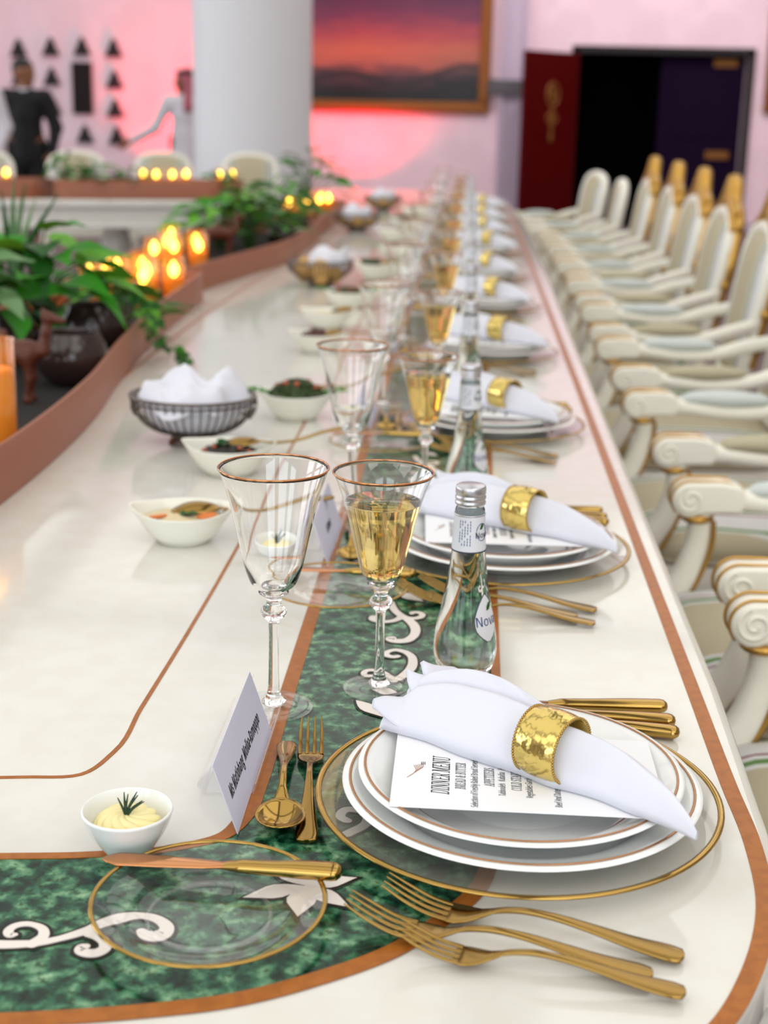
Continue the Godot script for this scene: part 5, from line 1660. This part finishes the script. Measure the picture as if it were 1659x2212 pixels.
func ivy():
	var o := thing("ivy", "trailing ivy hanging over the copper trough onto the table", "plant")
	var vines := [[-0.76, 0.90, -3.00, -0.715, 0.885, -2.99, -0.680, 0.862, -2.94, -0.650, 0.834, -2.90, -0.640, 0.80, -2.95, -0.638, 0.772, -3.03, -0.630, 0.757, -3.08, -0.60, 0.756, -2.97, -0.565, 0.756, -2.93], [-0.75, 0.89, -3.06, -0.71, 0.880, -3.05, -0.668, 0.850, -2.99, -0.650, 0.815, -2.93, -0.660, 0.79, -2.98, -0.665, 0.768, -3.04]]
	var st := ST()
	for v in vines: sweep(st, curve(v3s(v), 5), [Vector2(0.0013, 0.0013)], Vector3(0.2, 0.3, 0.9).normalized(), 5)
	put("vine", done(st), M.stem, o)
	var r := RandomNumberGenerator.new()
	r.seed = 4
	for v in vines:
		var c := curve(v3s(v), 3)
		for i in range(2, c.size()):
			if r.randf() < 0.25 and i > 8: continue
			var mi := put("leaf", leaf_mesh(0.027, 0.028, 0.3, 0.3), M.leaf_dark if i % 3 else M.leaf, o, c[i] + Vector3(0.006 * (1 if i % 2 else -1), 0.003, 0.004))
			mi.basis = Basis(Vector3.UP, r.randf_range(-2.6, 0.4)) * Basis(Vector3.BACK, r.randf_range(-0.6, 0.3)) * Basis(Vector3.RIGHT, r.randf_range(-0.4, 0.9))

# ---------- bodies: a field of capsules joined smoothly and meshed with surface nets ----------
func body(bones: Array, cell: float, k: float) -> ArrayMesh:
	var lo := Vector3(1e9, 1e9, 1e9)
	var hi := -lo
	for b in bones:
		var r: float = maxf(b[2], b[3]) + k + cell * 2.0
		for p in [b[0], b[1]]:
			lo = lo.min(p - Vector3(r, r, r))
			hi = hi.max(p + Vector3(r, r, r))
	var nx := int((hi.x - lo.x) / cell) + 2
	var ny := int((hi.y - lo.y) / cell) + 2
	var nz := int((hi.z - lo.z) / cell) + 2
	var f := PackedFloat32Array()
	f.resize(nx * ny * nz)
	f.fill(1.0)
	for b in bones:
		var a: Vector3 = b[0]
		var d: Vector3 = b[1] - a
		var ra: float = b[2]
		var rb: float = b[3]
		var sx: float = b[4] if b.size() > 4 else 1.0   # flattening front to back
		var m: float = maxf(ra, rb) * maxf(1.0, sx) + k + cell * 2.0
		var l0 := (a.min(b[1]) - Vector3(m, m, m) - lo) / cell
		var l1 := (a.max(b[1]) + Vector3(m, m, m) - lo) / cell
		var dd := maxf(d.length_squared(), 1e-9)
		for x in range(maxi(0, int(l0.x)), mini(nx - 1, int(l1.x) + 1) + 1):
			for y in range(maxi(0, int(l0.y)), mini(ny - 1, int(l1.y) + 1) + 1):
				for z in range(maxi(0, int(l0.z)), mini(nz - 1, int(l1.z) + 1) + 1):
					var p := lo + Vector3(x, y, z) * cell - a
					p.z /= sx
					var t := clampf(p.dot(d) / dd, 0.0, 1.0)
					var v := (p - d * t).length() - lerpf(ra, rb, t)
					var i := (x * ny + y) * nz + z
					var o := f[i]
					var h := clampf(0.5 + 0.5 * (o - v) / k, 0.0, 1.0)
					f[i] = lerpf(o, v, h) - k * h * (1.0 - h)
	var ids := {}
	var pts := PackedVector3Array()
	var st := ST()
	var off := [0, nz, ny * nz, nz + ny * nz, 1, nz + 1, ny * nz + 1, nz + ny * nz + 1]
	for x in nx - 1:
		for y in ny - 1:
			for z in nz - 1:
				var i := (x * ny + y) * nz + z
				var inside := 0
				for q in off: if f[i + q] < 0.0: inside += 1
				if inside == 0 or inside == 8: continue
				var sum := Vector3.ZERO
				var cnt := 0
				for e in [[0, 1], [2, 3], [4, 5], [6, 7], [0, 2], [1, 3], [4, 6], [5, 7], [0, 4], [1, 5], [2, 6], [3, 7]]:
					var u := f[i + off[e[0]]]
					var w := f[i + off[e[1]]]
					if (u < 0.0) == (w < 0.0): continue
					var t := u / (u - w)
					var p0 := Vector3((e[0] >> 1) & 1, e[0] & 1, e[0] >> 2)
					var p1 := Vector3((e[1] >> 1) & 1, e[1] & 1, e[1] >> 2)
					sum += p0.lerp(p1, t)
					cnt += 1
				ids[i] = pts.size()
				pts.append(lo + (Vector3(x, y, z) + sum / cnt) * cell)
	var ax := [ny * nz, nz, 1]
	for i in ids:
		for e in 3:
			var a: int = ax[e]
			var b: int = ax[(e + 1) % 3]
			var c: int = ax[(e + 2) % 3]
			if i + a >= f.size(): continue
			if (f[i] < 0.0) == (f[i + a] < 0.0): continue
			if not (ids.has(i - b) and ids.has(i - c) and ids.has(i - b - c)): continue
			var q := [pts[ids[i]], pts[ids[i - b]], pts[ids[i - b - c]], pts[ids[i - c]]]
			if f[i] < 0.0: q.reverse()
			tri(st, q[0], q[1], q[2]); tri(st, q[0], q[2], q[3])
	return done(st)

func camel(label: String, at: Vector3, yaw: float, s: float):
	if not proto.has("camel"):
		var b := [
			[Vector3(-0.045, 0.088, 0), Vector3(0.035, 0.086, 0), 0.021, 0.023], [Vector3(-0.012, 0.100, 0), Vector3(-0.006, 0.118, 0), 0.020, 0.009],
			[Vector3(0.040, 0.088, 0), Vector3(0.062, 0.090, 0), 0.016, 0.011], [Vector3(0.062, 0.090, 0), Vector3(0.070, 0.125, 0), 0.011, 0.0085], [Vector3(0.070, 0.125, 0), Vector3(0.072, 0.146, 0), 0.0085, 0.008],
			[Vector3(0.072, 0.149, 0), Vector3(0.098, 0.142, 0), 0.0098, 0.0062], [Vector3(0.066, 0.157, 0.005), Vector3(0.063, 0.165, 0.007), 0.003, 0.0018], [Vector3(0.066, 0.157, -0.005), Vector3(0.063, 0.165, -0.007), 0.003, 0.0018],
			[Vector3(-0.060, 0.092, 0), Vector3(-0.072, 0.060, 0), 0.0035, 0.0025]]
		for z in [-0.013, 0.013]:
			b.append([Vector3(0.036, 0.078, z), Vector3(0.040, 0.042, z), 0.0105, 0.0062])
			b.append([Vector3(0.040, 0.042, z), Vector3(0.034, 0.006, z), 0.0062, 0.0052])
			b.append([Vector3(0.034, 0.005, z), Vector3(0.042, 0.004, z), 0.0058, 0.0048])
			b.append([Vector3(-0.048, 0.080, z), Vector3(-0.054, 0.046, z), 0.0125, 0.0064])
			b.append([Vector3(-0.054, 0.046, z), Vector3(-0.048, 0.006, z), 0.0064, 0.0052])
			b.append([Vector3(-0.048, 0.005, z), Vector3(-0.040, 0.004, z), 0.0058, 0.0048])
		var o := Node3D.new()
		put("carved_body", body(b, 0.0042, 0.007), M.camel, o)
		proto["camel"] = o
	var c := lay("camel", "camel_figurine", label, "figurine", at, yaw, "")
	c.scale = Vector3(s, s, s)

# ---------- chairs ----------
func chair_node(gilt: bool) -> Node3D:
	var o := Node3D.new()
	var seat := curve(v2s([-0.03, 0.0, -0.022, 0.12, 0.0, 0.215, 0.06, 0.245, 0.25, 0.235, 0.42, 0.205, 0.455, 0.17, 0.46, 0.0, 0.455, -0.17, 0.42, -0.205, 0.25, -0.235, 0.06, -0.245, 0.0, -0.215, -0.022, -0.12]), 3, true)
	if area(seat) < 0: seat.reverse()
	var st := ST()
	slab(st, offset_poly(seat, 0.006), 0.355, 0.432, 0.01, 2, true)
	put("seat_rail", done(st), M.chair, o)
	st = ST()
	slab(st, offset_poly(seat, 0.010), 0.424, 0.436, 0.003, 1, true)
	put("fringe", done(st), M.fringe, o)
	planar = 1
	st = ST()
	var rows := []
	for q in [[0.975, 0.432], [1.0, 0.448], [0.985, 0.468], [0.93, 0.486], [0.8, 0.498], [0.6, 0.505], [0.35, 0.509], [0.12, 0.510], [0.001, 0.510]]:
		var row := PackedVector3Array()
		for p in seat: row.append(Vector3(0.215 + (p.x - 0.215) * q[0], q[1], p.y * q[0]))
		rows.append(row)
	skin(st, rows)
	put("seat_cushion", done(st), M.fabric, o)
	planar = 0
	for s in [-1.0, 1.0]:
		st = ST()
		sweep(st, curve(v3s([0.015, 0.40, s * 0.205, -0.012, 0.30, s * 0.225, 0.0, 0.17, s * 0.215, 0.022, 0.06, s * 0.205, 0.005, 0.012, s * 0.210, -0.008, 0.0, s * 0.212]), 4), curve([Vector2(0.034, 0.034), Vector2(0.032, 0.032), Vector2(0.021, 0.021), Vector2(0.014, 0.014), Vector2(0.019, 0.016), Vector2(0.017, 0.008)], 4), Vector3.BACK, 12)
		put("front_leg", done(st), M.chair, o)
		st = ST()
		sweep(st, curve(v3s([0.44, 0.42, s * 0.185, 0.455, 0.28, s * 0.185, 0.475, 0.12, s * 0.187, 0.52, 0.0, s * 0.19]), 4), curve([Vector2(0.024, 0.024), Vector2(0.022, 0.022), Vector2(0.018, 0.018), Vector2(0.015, 0.015)], 4), Vector3.BACK, 10)
		put("rear_leg", done(st), M.chair, o)
		arm(o, s, gilt)
	# the back, leaning away from the table
	var top := 0.965 if gilt else 0.93
	var lean := func(h: float) -> float: return 0.455 + 0.16 * (h - 0.42)
	var hw := 0.20 if gilt else 0.19
	var loop_ := []
	for q in [[0.0, 0.50], [0.5, 0.50], [0.86, 0.51], [0.95, 0.58], [1.0, 0.70], [1.06, 0.82], [1.04, 0.91], [0.86, 0.975], [0.5, 1.008], [0.0, 1.02]]:
		var h: float = 0.50 + (q[1] - 0.50) * (top - 0.50) / 0.52
		loop_.append(Vector2(q[0] * hw, h))
	var half := curve(loop_, 3)
	var ring := []
	for p in half: ring.append(p)
	for i in range(half.size() - 2, 0, -1): ring.append(Vector2(-half[i].x, half[i].y))
	var path := []
	for p in ring: path.append(Vector3(0.455 + 0.16 * (p.y - 0.42), p.y, p.x))
	st = ST()
	sweep(st, path, [Vector2(0.019, 0.023)], Vector3(-0.987, 0.158, 0), 10, 0.8, false, true)
	put("back_frame", done(st), M.chair, o)
	planar = 1
	st = ST()
	rows = []
	for q in [[0.97, 0.012], [0.97, -0.004], [0.93, -0.018], [0.8, -0.028], [0.5, -0.034], [0.2, -0.036], [0.001, -0.036]]:
		var row := PackedVector3Array()
		for p in ring:
			var h: float = lerpf(0.76 if gilt else 0.72, p.y, q[0])
			row.append(Vector3(0.455 + 0.16 * (h - 0.42) + q[1], h, p.x * q[0]))
		rows.append(row)
	var probe: float = area(ring)
	if probe < 0:
		for r in rows: r.reverse()
	skin(st, rows)
	put("back_pad", done(st), M.fabric, o)
	planar = 0
	st = ST()
	rows = []
	for q in [[0.97, 0.0], [0.97, 0.012], [0.5, 0.020], [0.001, 0.022]]:
		var row := PackedVector3Array()
		for p in ring:
			var h: float = lerpf(0.76 if gilt else 0.72, p.y, q[0])
			row.append(Vector3(0.455 + 0.16 * (h - 0.42) + q[1], h, p.x * q[0]))
		row.reverse()
		rows.append(row)
	skin(st, rows)
	put("back_panel", done(st), M.pad_white, o)
	for s in [-1.0, 1.0]:
		st = ST()
		sweep(st, curve([Vector3(0.445, 0.40, s * 0.17), Vector3(0.462, 0.46, s * 0.17), Vector3(0.468, 0.52, s * 0.165)], 3), [Vector2(0.024, 0.022)], Vector3.LEFT, 8)
		put("back_post", done(st), M.chair, o)
	if gilt:
		# gilded carving over the top rail and down both sides
		st = ST()
		var p := []
		for i in range(-10, 11):
			var a := i / 10.0
			var h := 0.955 + 0.105 * pow(maxf(1.0 - absf(a), 0.0), 1.15) + 0.012 * cos(a * 9.0)
			p.append(Vector3(0.465 + 0.16 * (h - 0.42) - 0.006, h - 0.045 * absf(a), a * 0.205))
		sweep(st, p, [Vector2(0.020, 0.030)], Vector3(-0.987, 0.158, 0), 10, 0.8)
		for k in 9:
			var a := (k - 4) / 4.0
			var h := 0.972 + 0.065 * (1.0 - absf(a))
			ball(st, Vector3(0.540 + 0.14 * (h - 0.97), h - 0.045 * absf(a), a * 0.18), Vector3(0.020, 0.024, 0.016), 8, 6, 0.2, k)
		ball(st, Vector3(0.558, 1.06, 0), Vector3(0.014, 0.030, 0.018), 10, 8, 0.1, 2)
		ball(st, Vector3(0.548, 1.0, 0), Vector3(0.016, 0.052, 0.075), 14, 8, 0.12, 3)
		for s in [-1.0, 1.0]:
			ball(st, Vector3(0.546, 0.985, s * 0.085), Vector3(0.015, 0.034, 0.055), 10, 7, 0.15, 5)
			ball(st, Vector3(0.545, 0.965, s * 0.145), Vector3(0.015, 0.026, 0.045), 10, 7, 0.15, 6)
		put("gilt_crest", done(st), M.chair_gold, o)
		for s in [-1.0, 1.0]:
			st = ST()
			sweep(st, curve([Vector3(0.556, 0.945, s * 0.212), Vector3(0.544, 0.87, s * 0.226), Vector3(0.530, 0.78, s * 0.232), Vector3(0.512, 0.68, s * 0.215), Vector3(0.492, 0.56, s * 0.200)], 4), curve([Vector2(0.014, 0.016), Vector2(0.012, 0.014), Vector2(0.015, 0.016), Vector2(0.010, 0.012), Vector2(0.012, 0.014)], 4), Vector3.LEFT, 8)
			for k in 4: ball(st, Vector3(0.550 - 0.016 * k, 0.925 - 0.10 * k, s * 0.226), Vector3(0.018, 0.024, 0.014), 8, 6, 0.2, k)
			put("gilt_edge", done(st), M.chair_gold, o)
	return o

func arm(o: Node3D, s: float, gilt: bool):
	var zf := s * 0.232
	var zb := s * 0.222
	var st := ST()
	# rail, dipping under the pad and rising to the back
	sweep(st, curve([Vector3(0.09, 0.655, zf), Vector3(0.15, 0.648, zf), Vector3(0.24, 0.640, lerpf(zf, zb, 0.5)), Vector3(0.34, 0.648, zb), Vector3(0.41, 0.668, zb), Vector3(0.49, 0.690, s * 0.205)], 5), curve([Vector2(0.025, 0.022), Vector2(0.023, 0.017), Vector2(0.024, 0.016), Vector2(0.023, 0.017), Vector2(0.020, 0.020), Vector2(0.018, 0.018)], 5), Vector3.UP, 12, 0.8)
	var whole := o
	o = put("arm_rail", done(st), M.chair, o)
	# volute at the front, cut from a scrolled outline
	var out := []
	for i in 15:
		var a := deg_to_rad(95.0 + 205.0 * i / 14.0)
		out.append(Vector2(0.030 + 0.031 * cos(a), 0.652 + 0.031 * sin(a)))
	out.append_array(curve(v2s([0.055, 0.628, 0.085, 0.630, 0.12, 0.634, 0.12, 0.672, 0.09, 0.684, 0.06, 0.684]), 3))
	var flipped := []
	for p in out: flipped.append(Vector2(p.x, -p.y))
	st = ST()
	slab(st, flipped, -0.025, 0.025, 0.006, 2, true)
	var vol := put("volute", done(st), M.chair, o, Vector3(0, 0, zf))
	vol.rotation.x = PI / 2
	for f in [-1.0, 1.0]:
		st = ST()
		var sp := []
		for i in 36:
			var a := 1.9 + i * 0.30
			var r := 0.024 - 0.0205 * i / 35.0
			sp.append(Vector3(0.030 + r * cos(a), 0.653 + r * sin(a), zf + f * 0.0252))
		sweep(st, sp, [Vector2(0.0032, 0.0032)], Vector3.BACK, 6)
		put("scroll_carving", done(st), M.chair, o)
	st = ST()
	sweep(st, curve([Vector3(0.125, 0.664, zf), Vector3(0.145, 0.668, zf), Vector3(0.23, 0.670, lerpf(zf, zb, 0.5)), Vector3(0.315, 0.670, zb), Vector3(0.335, 0.668, zb)], 5), curve([Vector2(0.004, 0.004), Vector2(0.020, 0.013), Vector2(0.027, 0.020), Vector2(0.020, 0.013), Vector2(0.004, 0.004)], 5), Vector3.UP, 16)
	put("arm_pad", done(st), M.pad_white if s < 0 else M.pad_beige, o)
	st = ST()
	sweep(st, curve([Vector3(0.050, 0.632, zf), Vector3(0.052, 0.58, zf * 1.02), Vector3(0.036, 0.52, zf), Vector3(0.006, 0.465, zf * 0.97), Vector3(-0.012, 0.40, zf * 0.93)], 5), curve([Vector2(0.022, 0.020), Vector2(0.021, 0.020), Vector2(0.022, 0.022), Vector2(0.025, 0.025), Vector2(0.028, 0.026)], 5), Vector3.LEFT, 12, 0.7)
	put("arm_post", done(st), M.chair, whole)
	if gilt:
		st = ST()
		ball(st, Vector3(0.046, 0.618, zf), Vector3(0.030, 0.011, 0.030), 12, 8)
		put("gilt_collar", done(st), M.chair_gold, o)
		for f in [-1.0, 1.0]:
			st = ST()
			var gp := []
			for i in 12:
				var a := deg_to_rad(95.0 + 130.0 * (11 - i) / 11.0)
				gp.append(Vector3(0.030 + 0.0325 * cos(a), 0.653 + 0.0325 * sin(a), zf + f * 0.017))
			gp.append_array([Vector3(0.06, 0.6855, zf + f * 0.017), Vector3(0.09, 0.685, zf + f * 0.017), Vector3(0.12, 0.672, zf + f * 0.017)])
			sweep(st, gp, [Vector2(0.0021, 0.0021)], Vector3.BACK, 6)
			sweep(st, curve([Vector3(0.074, 0.615, zf + f * 0.014), Vector3(0.075, 0.58, zf + f * 0.014), Vector3(0.060, 0.52, zf + f * 0.014), Vector3(0.030, 0.455, zf + f * 0.014)], 4), [Vector2(0.0042, 0.0042)], Vector3.BACK, 6)
			put("gilt_line", done(st), M.chair_gold, o)

func chairs():
	proto.chair = chair_node(true)
	proto.plain = chair_node(false)
	var near := [[0.36, -1.53, 0.0, "nearest the camera on the right, mostly beyond the frame"], [0.368, -2.145, 0.0, "second along the right side"], [0.372, -2.955, 0.02, "third along the right side"], [0.372, -3.745, 0.0, "fourth along the right side"], [0.378, -4.47, -0.02, "fifth along the right side"], [0.38, -5.2, 0.0, "sixth along the right side"], [0.385, -5.9, 0.02, "seventh along the right side"], [0.38, -6.62, 0.0, "eighth along the right side"], [0.37, -7.38, 0.0, "ninth along the right side"]]
	for c in near: lay("chair", "gilded_armchair", "cream carved armchair with gilded crest, " + c[3], "chair", Vector3(c[0], 0, c[1]), c[2], "gilded armchairs along the right side")
	lay("plain", "cream_armchair", "plain cream armchair left of the gilded crests, nearer of the two", "chair", Vector3(0.315, 0, -8.10), 0.0, "plain cream armchairs on the right")
	lay("plain", "cream_armchair", "plain cream armchair turned at the far table corner, farther of the two", "chair", Vector3(0.275, 0, -8.98), 0.22, "plain cream armchairs on the right")
	var k := 0
	for q in [[-3.40, -9.95, "far chair back at the left edge behind the far table"], [-2.80, -10.15, "far chair behind the far table, between the man in black and the red glow"], [-2.22, -10.35, "far chair behind the far table, left of the white column"], [-1.62, -10.55, "far chair behind the far table, in front of the white column"]]:
		lay("plain", "cream_armchair", "cream " + q[2], "chair", Vector3(q[0], 0, q[1]), PI / 2 + 0.3 - 0.06 * k, "cream chairs behind the far table")
		k += 1

# ---------- people ----------
func head_bones(c: Vector3, f: Vector3) -> Array:
	# c: centre of the head, f: the way it faces
	var s := f.cross(Vector3.UP)
	return [[c + Vector3(0, 0.03, 0) - f * 0.02, c + Vector3(0, 0.03, 0) + f * 0.015, 0.088, 0.083], [c + f * 0.03 - Vector3(0, 0.03, 0), c + f * 0.045 - Vector3(0, 0.085, 0), 0.062, 0.040],
		[c + f * 0.092 + Vector3(0, 0.005, 0), c + f * 0.112 - Vector3(0, 0.028, 0), 0.010, 0.014], [c + f * 0.075 - Vector3(0.0, 0.062, 0) + s * 0.014, c + f * 0.075 - Vector3(0, 0.062, 0) - s * 0.014, 0.011, 0.011],
		[c + s * 0.082 + Vector3(0, 0.015, 0), c + s * 0.086 - Vector3(0, 0.02, 0), 0.014, 0.010], [c - s * 0.082 + Vector3(0, 0.015, 0), c - s * 0.086 - Vector3(0, 0.02, 0), 0.014, 0.010],
		[c - Vector3(0, 0.06, 0) - f * 0.02, c - Vector3(0, 0.17, 0) - f * 0.02, 0.052, 0.058]]

func hand_bones(w: Vector3, d: Vector3, up: Vector3) -> Array:
	var s := d.cross(up).normalized()
	var out := [[w, w + d * 0.085, 0.026, 0.030]]
	var lens := [0.068, 0.078, 0.072, 0.056]
	for i in 4:
		var b: Vector3 = w + d * 0.085 + s * (0.027 - 0.018 * i)
		var m: Vector3 = b + d * lens[i] * 0.55 + s * (0.004 - 0.003 * i)
		out.append([b, m, 0.0098, 0.0090])
		out.append([m, m + (d - up * 0.5).normalized() * lens[i] * 0.5, 0.0090, 0.0078])
	var t := w + d * 0.03 + s * 0.028
	out.append([t, t + (d + s).normalized() * 0.035, 0.012, 0.010])
	out.append([t + (d + s).normalized() * 0.035, t + (d * 1.3 + s * 0.8).normalized() * 0.062, 0.010, 0.0085])
	return out

func figure(label: String, at: Vector3, yaw: float, arms: Array, head_turn: Vector3, dress: String):
	# a standing adult, 1.66 m; arms: shoulder-relative elbows and wrists for the left and right arm
	var o := thing("person", label, "person", at, yaw)
	var hc := Vector3(0, 1.535, 0)
	var b := head_bones(hc, head_turn)
	var sh := [Vector3(-0.185, 1.33, 0), Vector3(0.185, 1.33, 0)]
	b.append_array([[Vector3(0, 1.36, -0.02), Vector3(0, 1.18, 0.0), 0.07, 0.125, 0.8], [Vector3(-0.10, 1.30, 0), Vector3(0.10, 1.30, 0), 0.085, 0.085], [Vector3(0, 1.18, 0), Vector3(0, 0.98, 0), 0.125, 0.12, 0.8], [Vector3(-0.05, 0.92, 0), Vector3(0.05, 0.92, 0), 0.125, 0.125, 0.85]])
	for k in 2:
		b.append([sh[k], arms[k * 2], 0.056, 0.042])
		b.append([arms[k * 2], arms[k * 2 + 1], 0.042, 0.028])
		var x := -0.095 if k == 0 else 0.095
		b.append([Vector3(x, 0.88, 0), Vector3(x, 0.47, 0.01), 0.085, 0.056])
		b.append([Vector3(x, 0.47, 0.01), Vector3(x, 0.08, -0.02), 0.055, 0.038])
		b.append([Vector3(x, 0.045, -0.03), Vector3(x * 1.1, 0.03, 0.13), 0.04, 0.03])
	put("body", body(b, 0.02, 0.03), M.skin, o)
	for k in 2:
		var d: Vector3 = (arms[k * 2 + 1] - arms[k * 2]).normalized()
		put("hand", body(hand_bones(arms[k * 2 + 1] - d * 0.01, d, Vector3.BACK if absf(d.z) < 0.8 else Vector3.UP), 0.0055, 0.006), M.skin, o)
	var s := head_turn.cross(Vector3.UP)
	for e in [-1.0, 1.0]:
		var st := ST()
		ball(st, hc + head_turn * 0.088 + s * e * 0.032 + Vector3(0, 0.012, 0), Vector3(0.011, 0.008, 0.011), 10, 6)
		put("eye", done(st), M.hair, o)
	var robe := dress != "suit"
	var g := [[Vector3(0, 1.335, -0.01), Vector3(0, 1.18, 0.0), 0.095, 0.145, 0.85], [Vector3(-0.12, 1.30, 0), Vector3(0.12, 1.30, 0), 0.098, 0.098], [Vector3(0, 1.18, 0), Vector3(0, 0.96, 0), 0.145, 0.145, 0.85]]
	for k in 2:
		g.append([sh[k], arms[k * 2], 0.075, 0.060])
		g.append([arms[k * 2], arms[k * 2].lerp(arms[k * 2 + 1], 0.93), 0.060, 0.046])
	if robe:
		g.append([Vector3(0, 0.96, 0), Vector3(0, 0.5, 0), 0.150, 0.185, 0.85])
		g.append([Vector3(0, 0.5, 0), Vector3(0, 0.14, 0), 0.185, 0.215, 0.85])
	else: g.append([Vector3(0, 0.96, 0), Vector3(0, 0.80, 0), 0.148, 0.165, 0.85])
	put("robe" if robe else "jacket", body(g, 0.02, 0.035), M.thobe if robe else M.jacket, o)
	if not robe:
		var tr := []
		for x in [-0.095, 0.095]:
			tr.append([Vector3(x, 0.88, 0), Vector3(x, 0.47, 0.01), 0.105, 0.080])
			tr.append([Vector3(x, 0.47, 0.01), Vector3(x, 0.10, -0.02), 0.080, 0.065])
		put("trousers", body(tr, 0.02, 0.02), M.jacket, o)
		put("collar", lathe([Vector2(0.062, 1.375), Vector2(0.070, 1.372), Vector2(0.066, 1.41), Vector2(0.060, 1.412), Vector2(0.062, 1.375)], 20), M.thobe, o)
		put("hair", body([[hc + Vector3(0, 0.055, 0) - head_turn * 0.030, hc + Vector3(0, 0.055, 0) + head_turn * 0.005, 0.088, 0.082], [hc - head_turn * 0.06, hc - head_turn * 0.055 - Vector3(0, 0.05, 0), 0.06, 0.045]], 0.012, 0.02), M.hair, o)
	else:
		put("headcloth", body([[hc + Vector3(0, 0.048, 0) - head_turn * 0.030, hc + Vector3(0, 0.048, 0) + head_turn * 0.005, 0.096, 0.090], [hc - head_turn * 0.06, hc - head_turn * 0.085 - Vector3(0, 0.26, 0), 0.075, 0.095], [hc + s * 0.085 - head_turn * 0.01, hc + s * 0.13 - Vector3(0, 0.27, 0), 0.030, 0.055], [hc - s * 0.085 - head_turn * 0.01, hc - s * 0.13 - Vector3(0, 0.27, 0), 0.030, 0.055]], 0.014, 0.03), M.ghutra, o)
		var st := ST()
		for y in [0.085, 0.103]:
			var p := []
			for i in 24: p.append(hc + Vector3(0.099 * cos(TAU * i / 24), y, 0.099 * sin(TAU * i / 24)) - head_turn * 0.012)
			sweep(st, p, [Vector2(0.009, 0.009)], Vector3.UP, 6, 1.0, false, true)
		put("head_cord", done(st), M.agal, o)

func people():
	figure("man in a black jacket standing beyond the far table, hands lowered", Vector3(-4.13, 0, -13.4), 0.0, [Vector3(-0.26, 1.06, -0.02), Vector3(-0.24, 0.83, 0.08), Vector3(0.27, 1.06, -0.02), Vector3(0.25, 0.83, 0.08)], Vector3(0.93, -0.1, 0.35).normalized(), "suit")
	figure("man in a white robe and pink headcloth at the left edge beyond the far table", Vector3(-4.34, 0, -12.6), 0.0, [Vector3(-0.27, 1.07, -0.02), Vector3(-0.23, 0.86, 0.12), Vector3(0.26, 1.07, -0.02), Vector3(0.22, 0.86, 0.12)], Vector3(0.35, -0.05, 0.93).normalized(), "robe")
	figure("man in a pale robe reaching out one arm beside the white column", Vector3(-3.13, -0.0, -15.9), 0.0, [Vector3(-0.33, 1.04, 0.05), Vector3(-0.58, 0.90, 0.12), Vector3(0.26, 1.05, -0.02), Vector3(0.22, 0.84, 0.1)], Vector3(-0.9, -0.1, 0.42).normalized(), "robe")

func _ready():
	materials()
	stage()
	room()
	table()
	chairs()
	planters()
	dishes()
	settings()
	people()
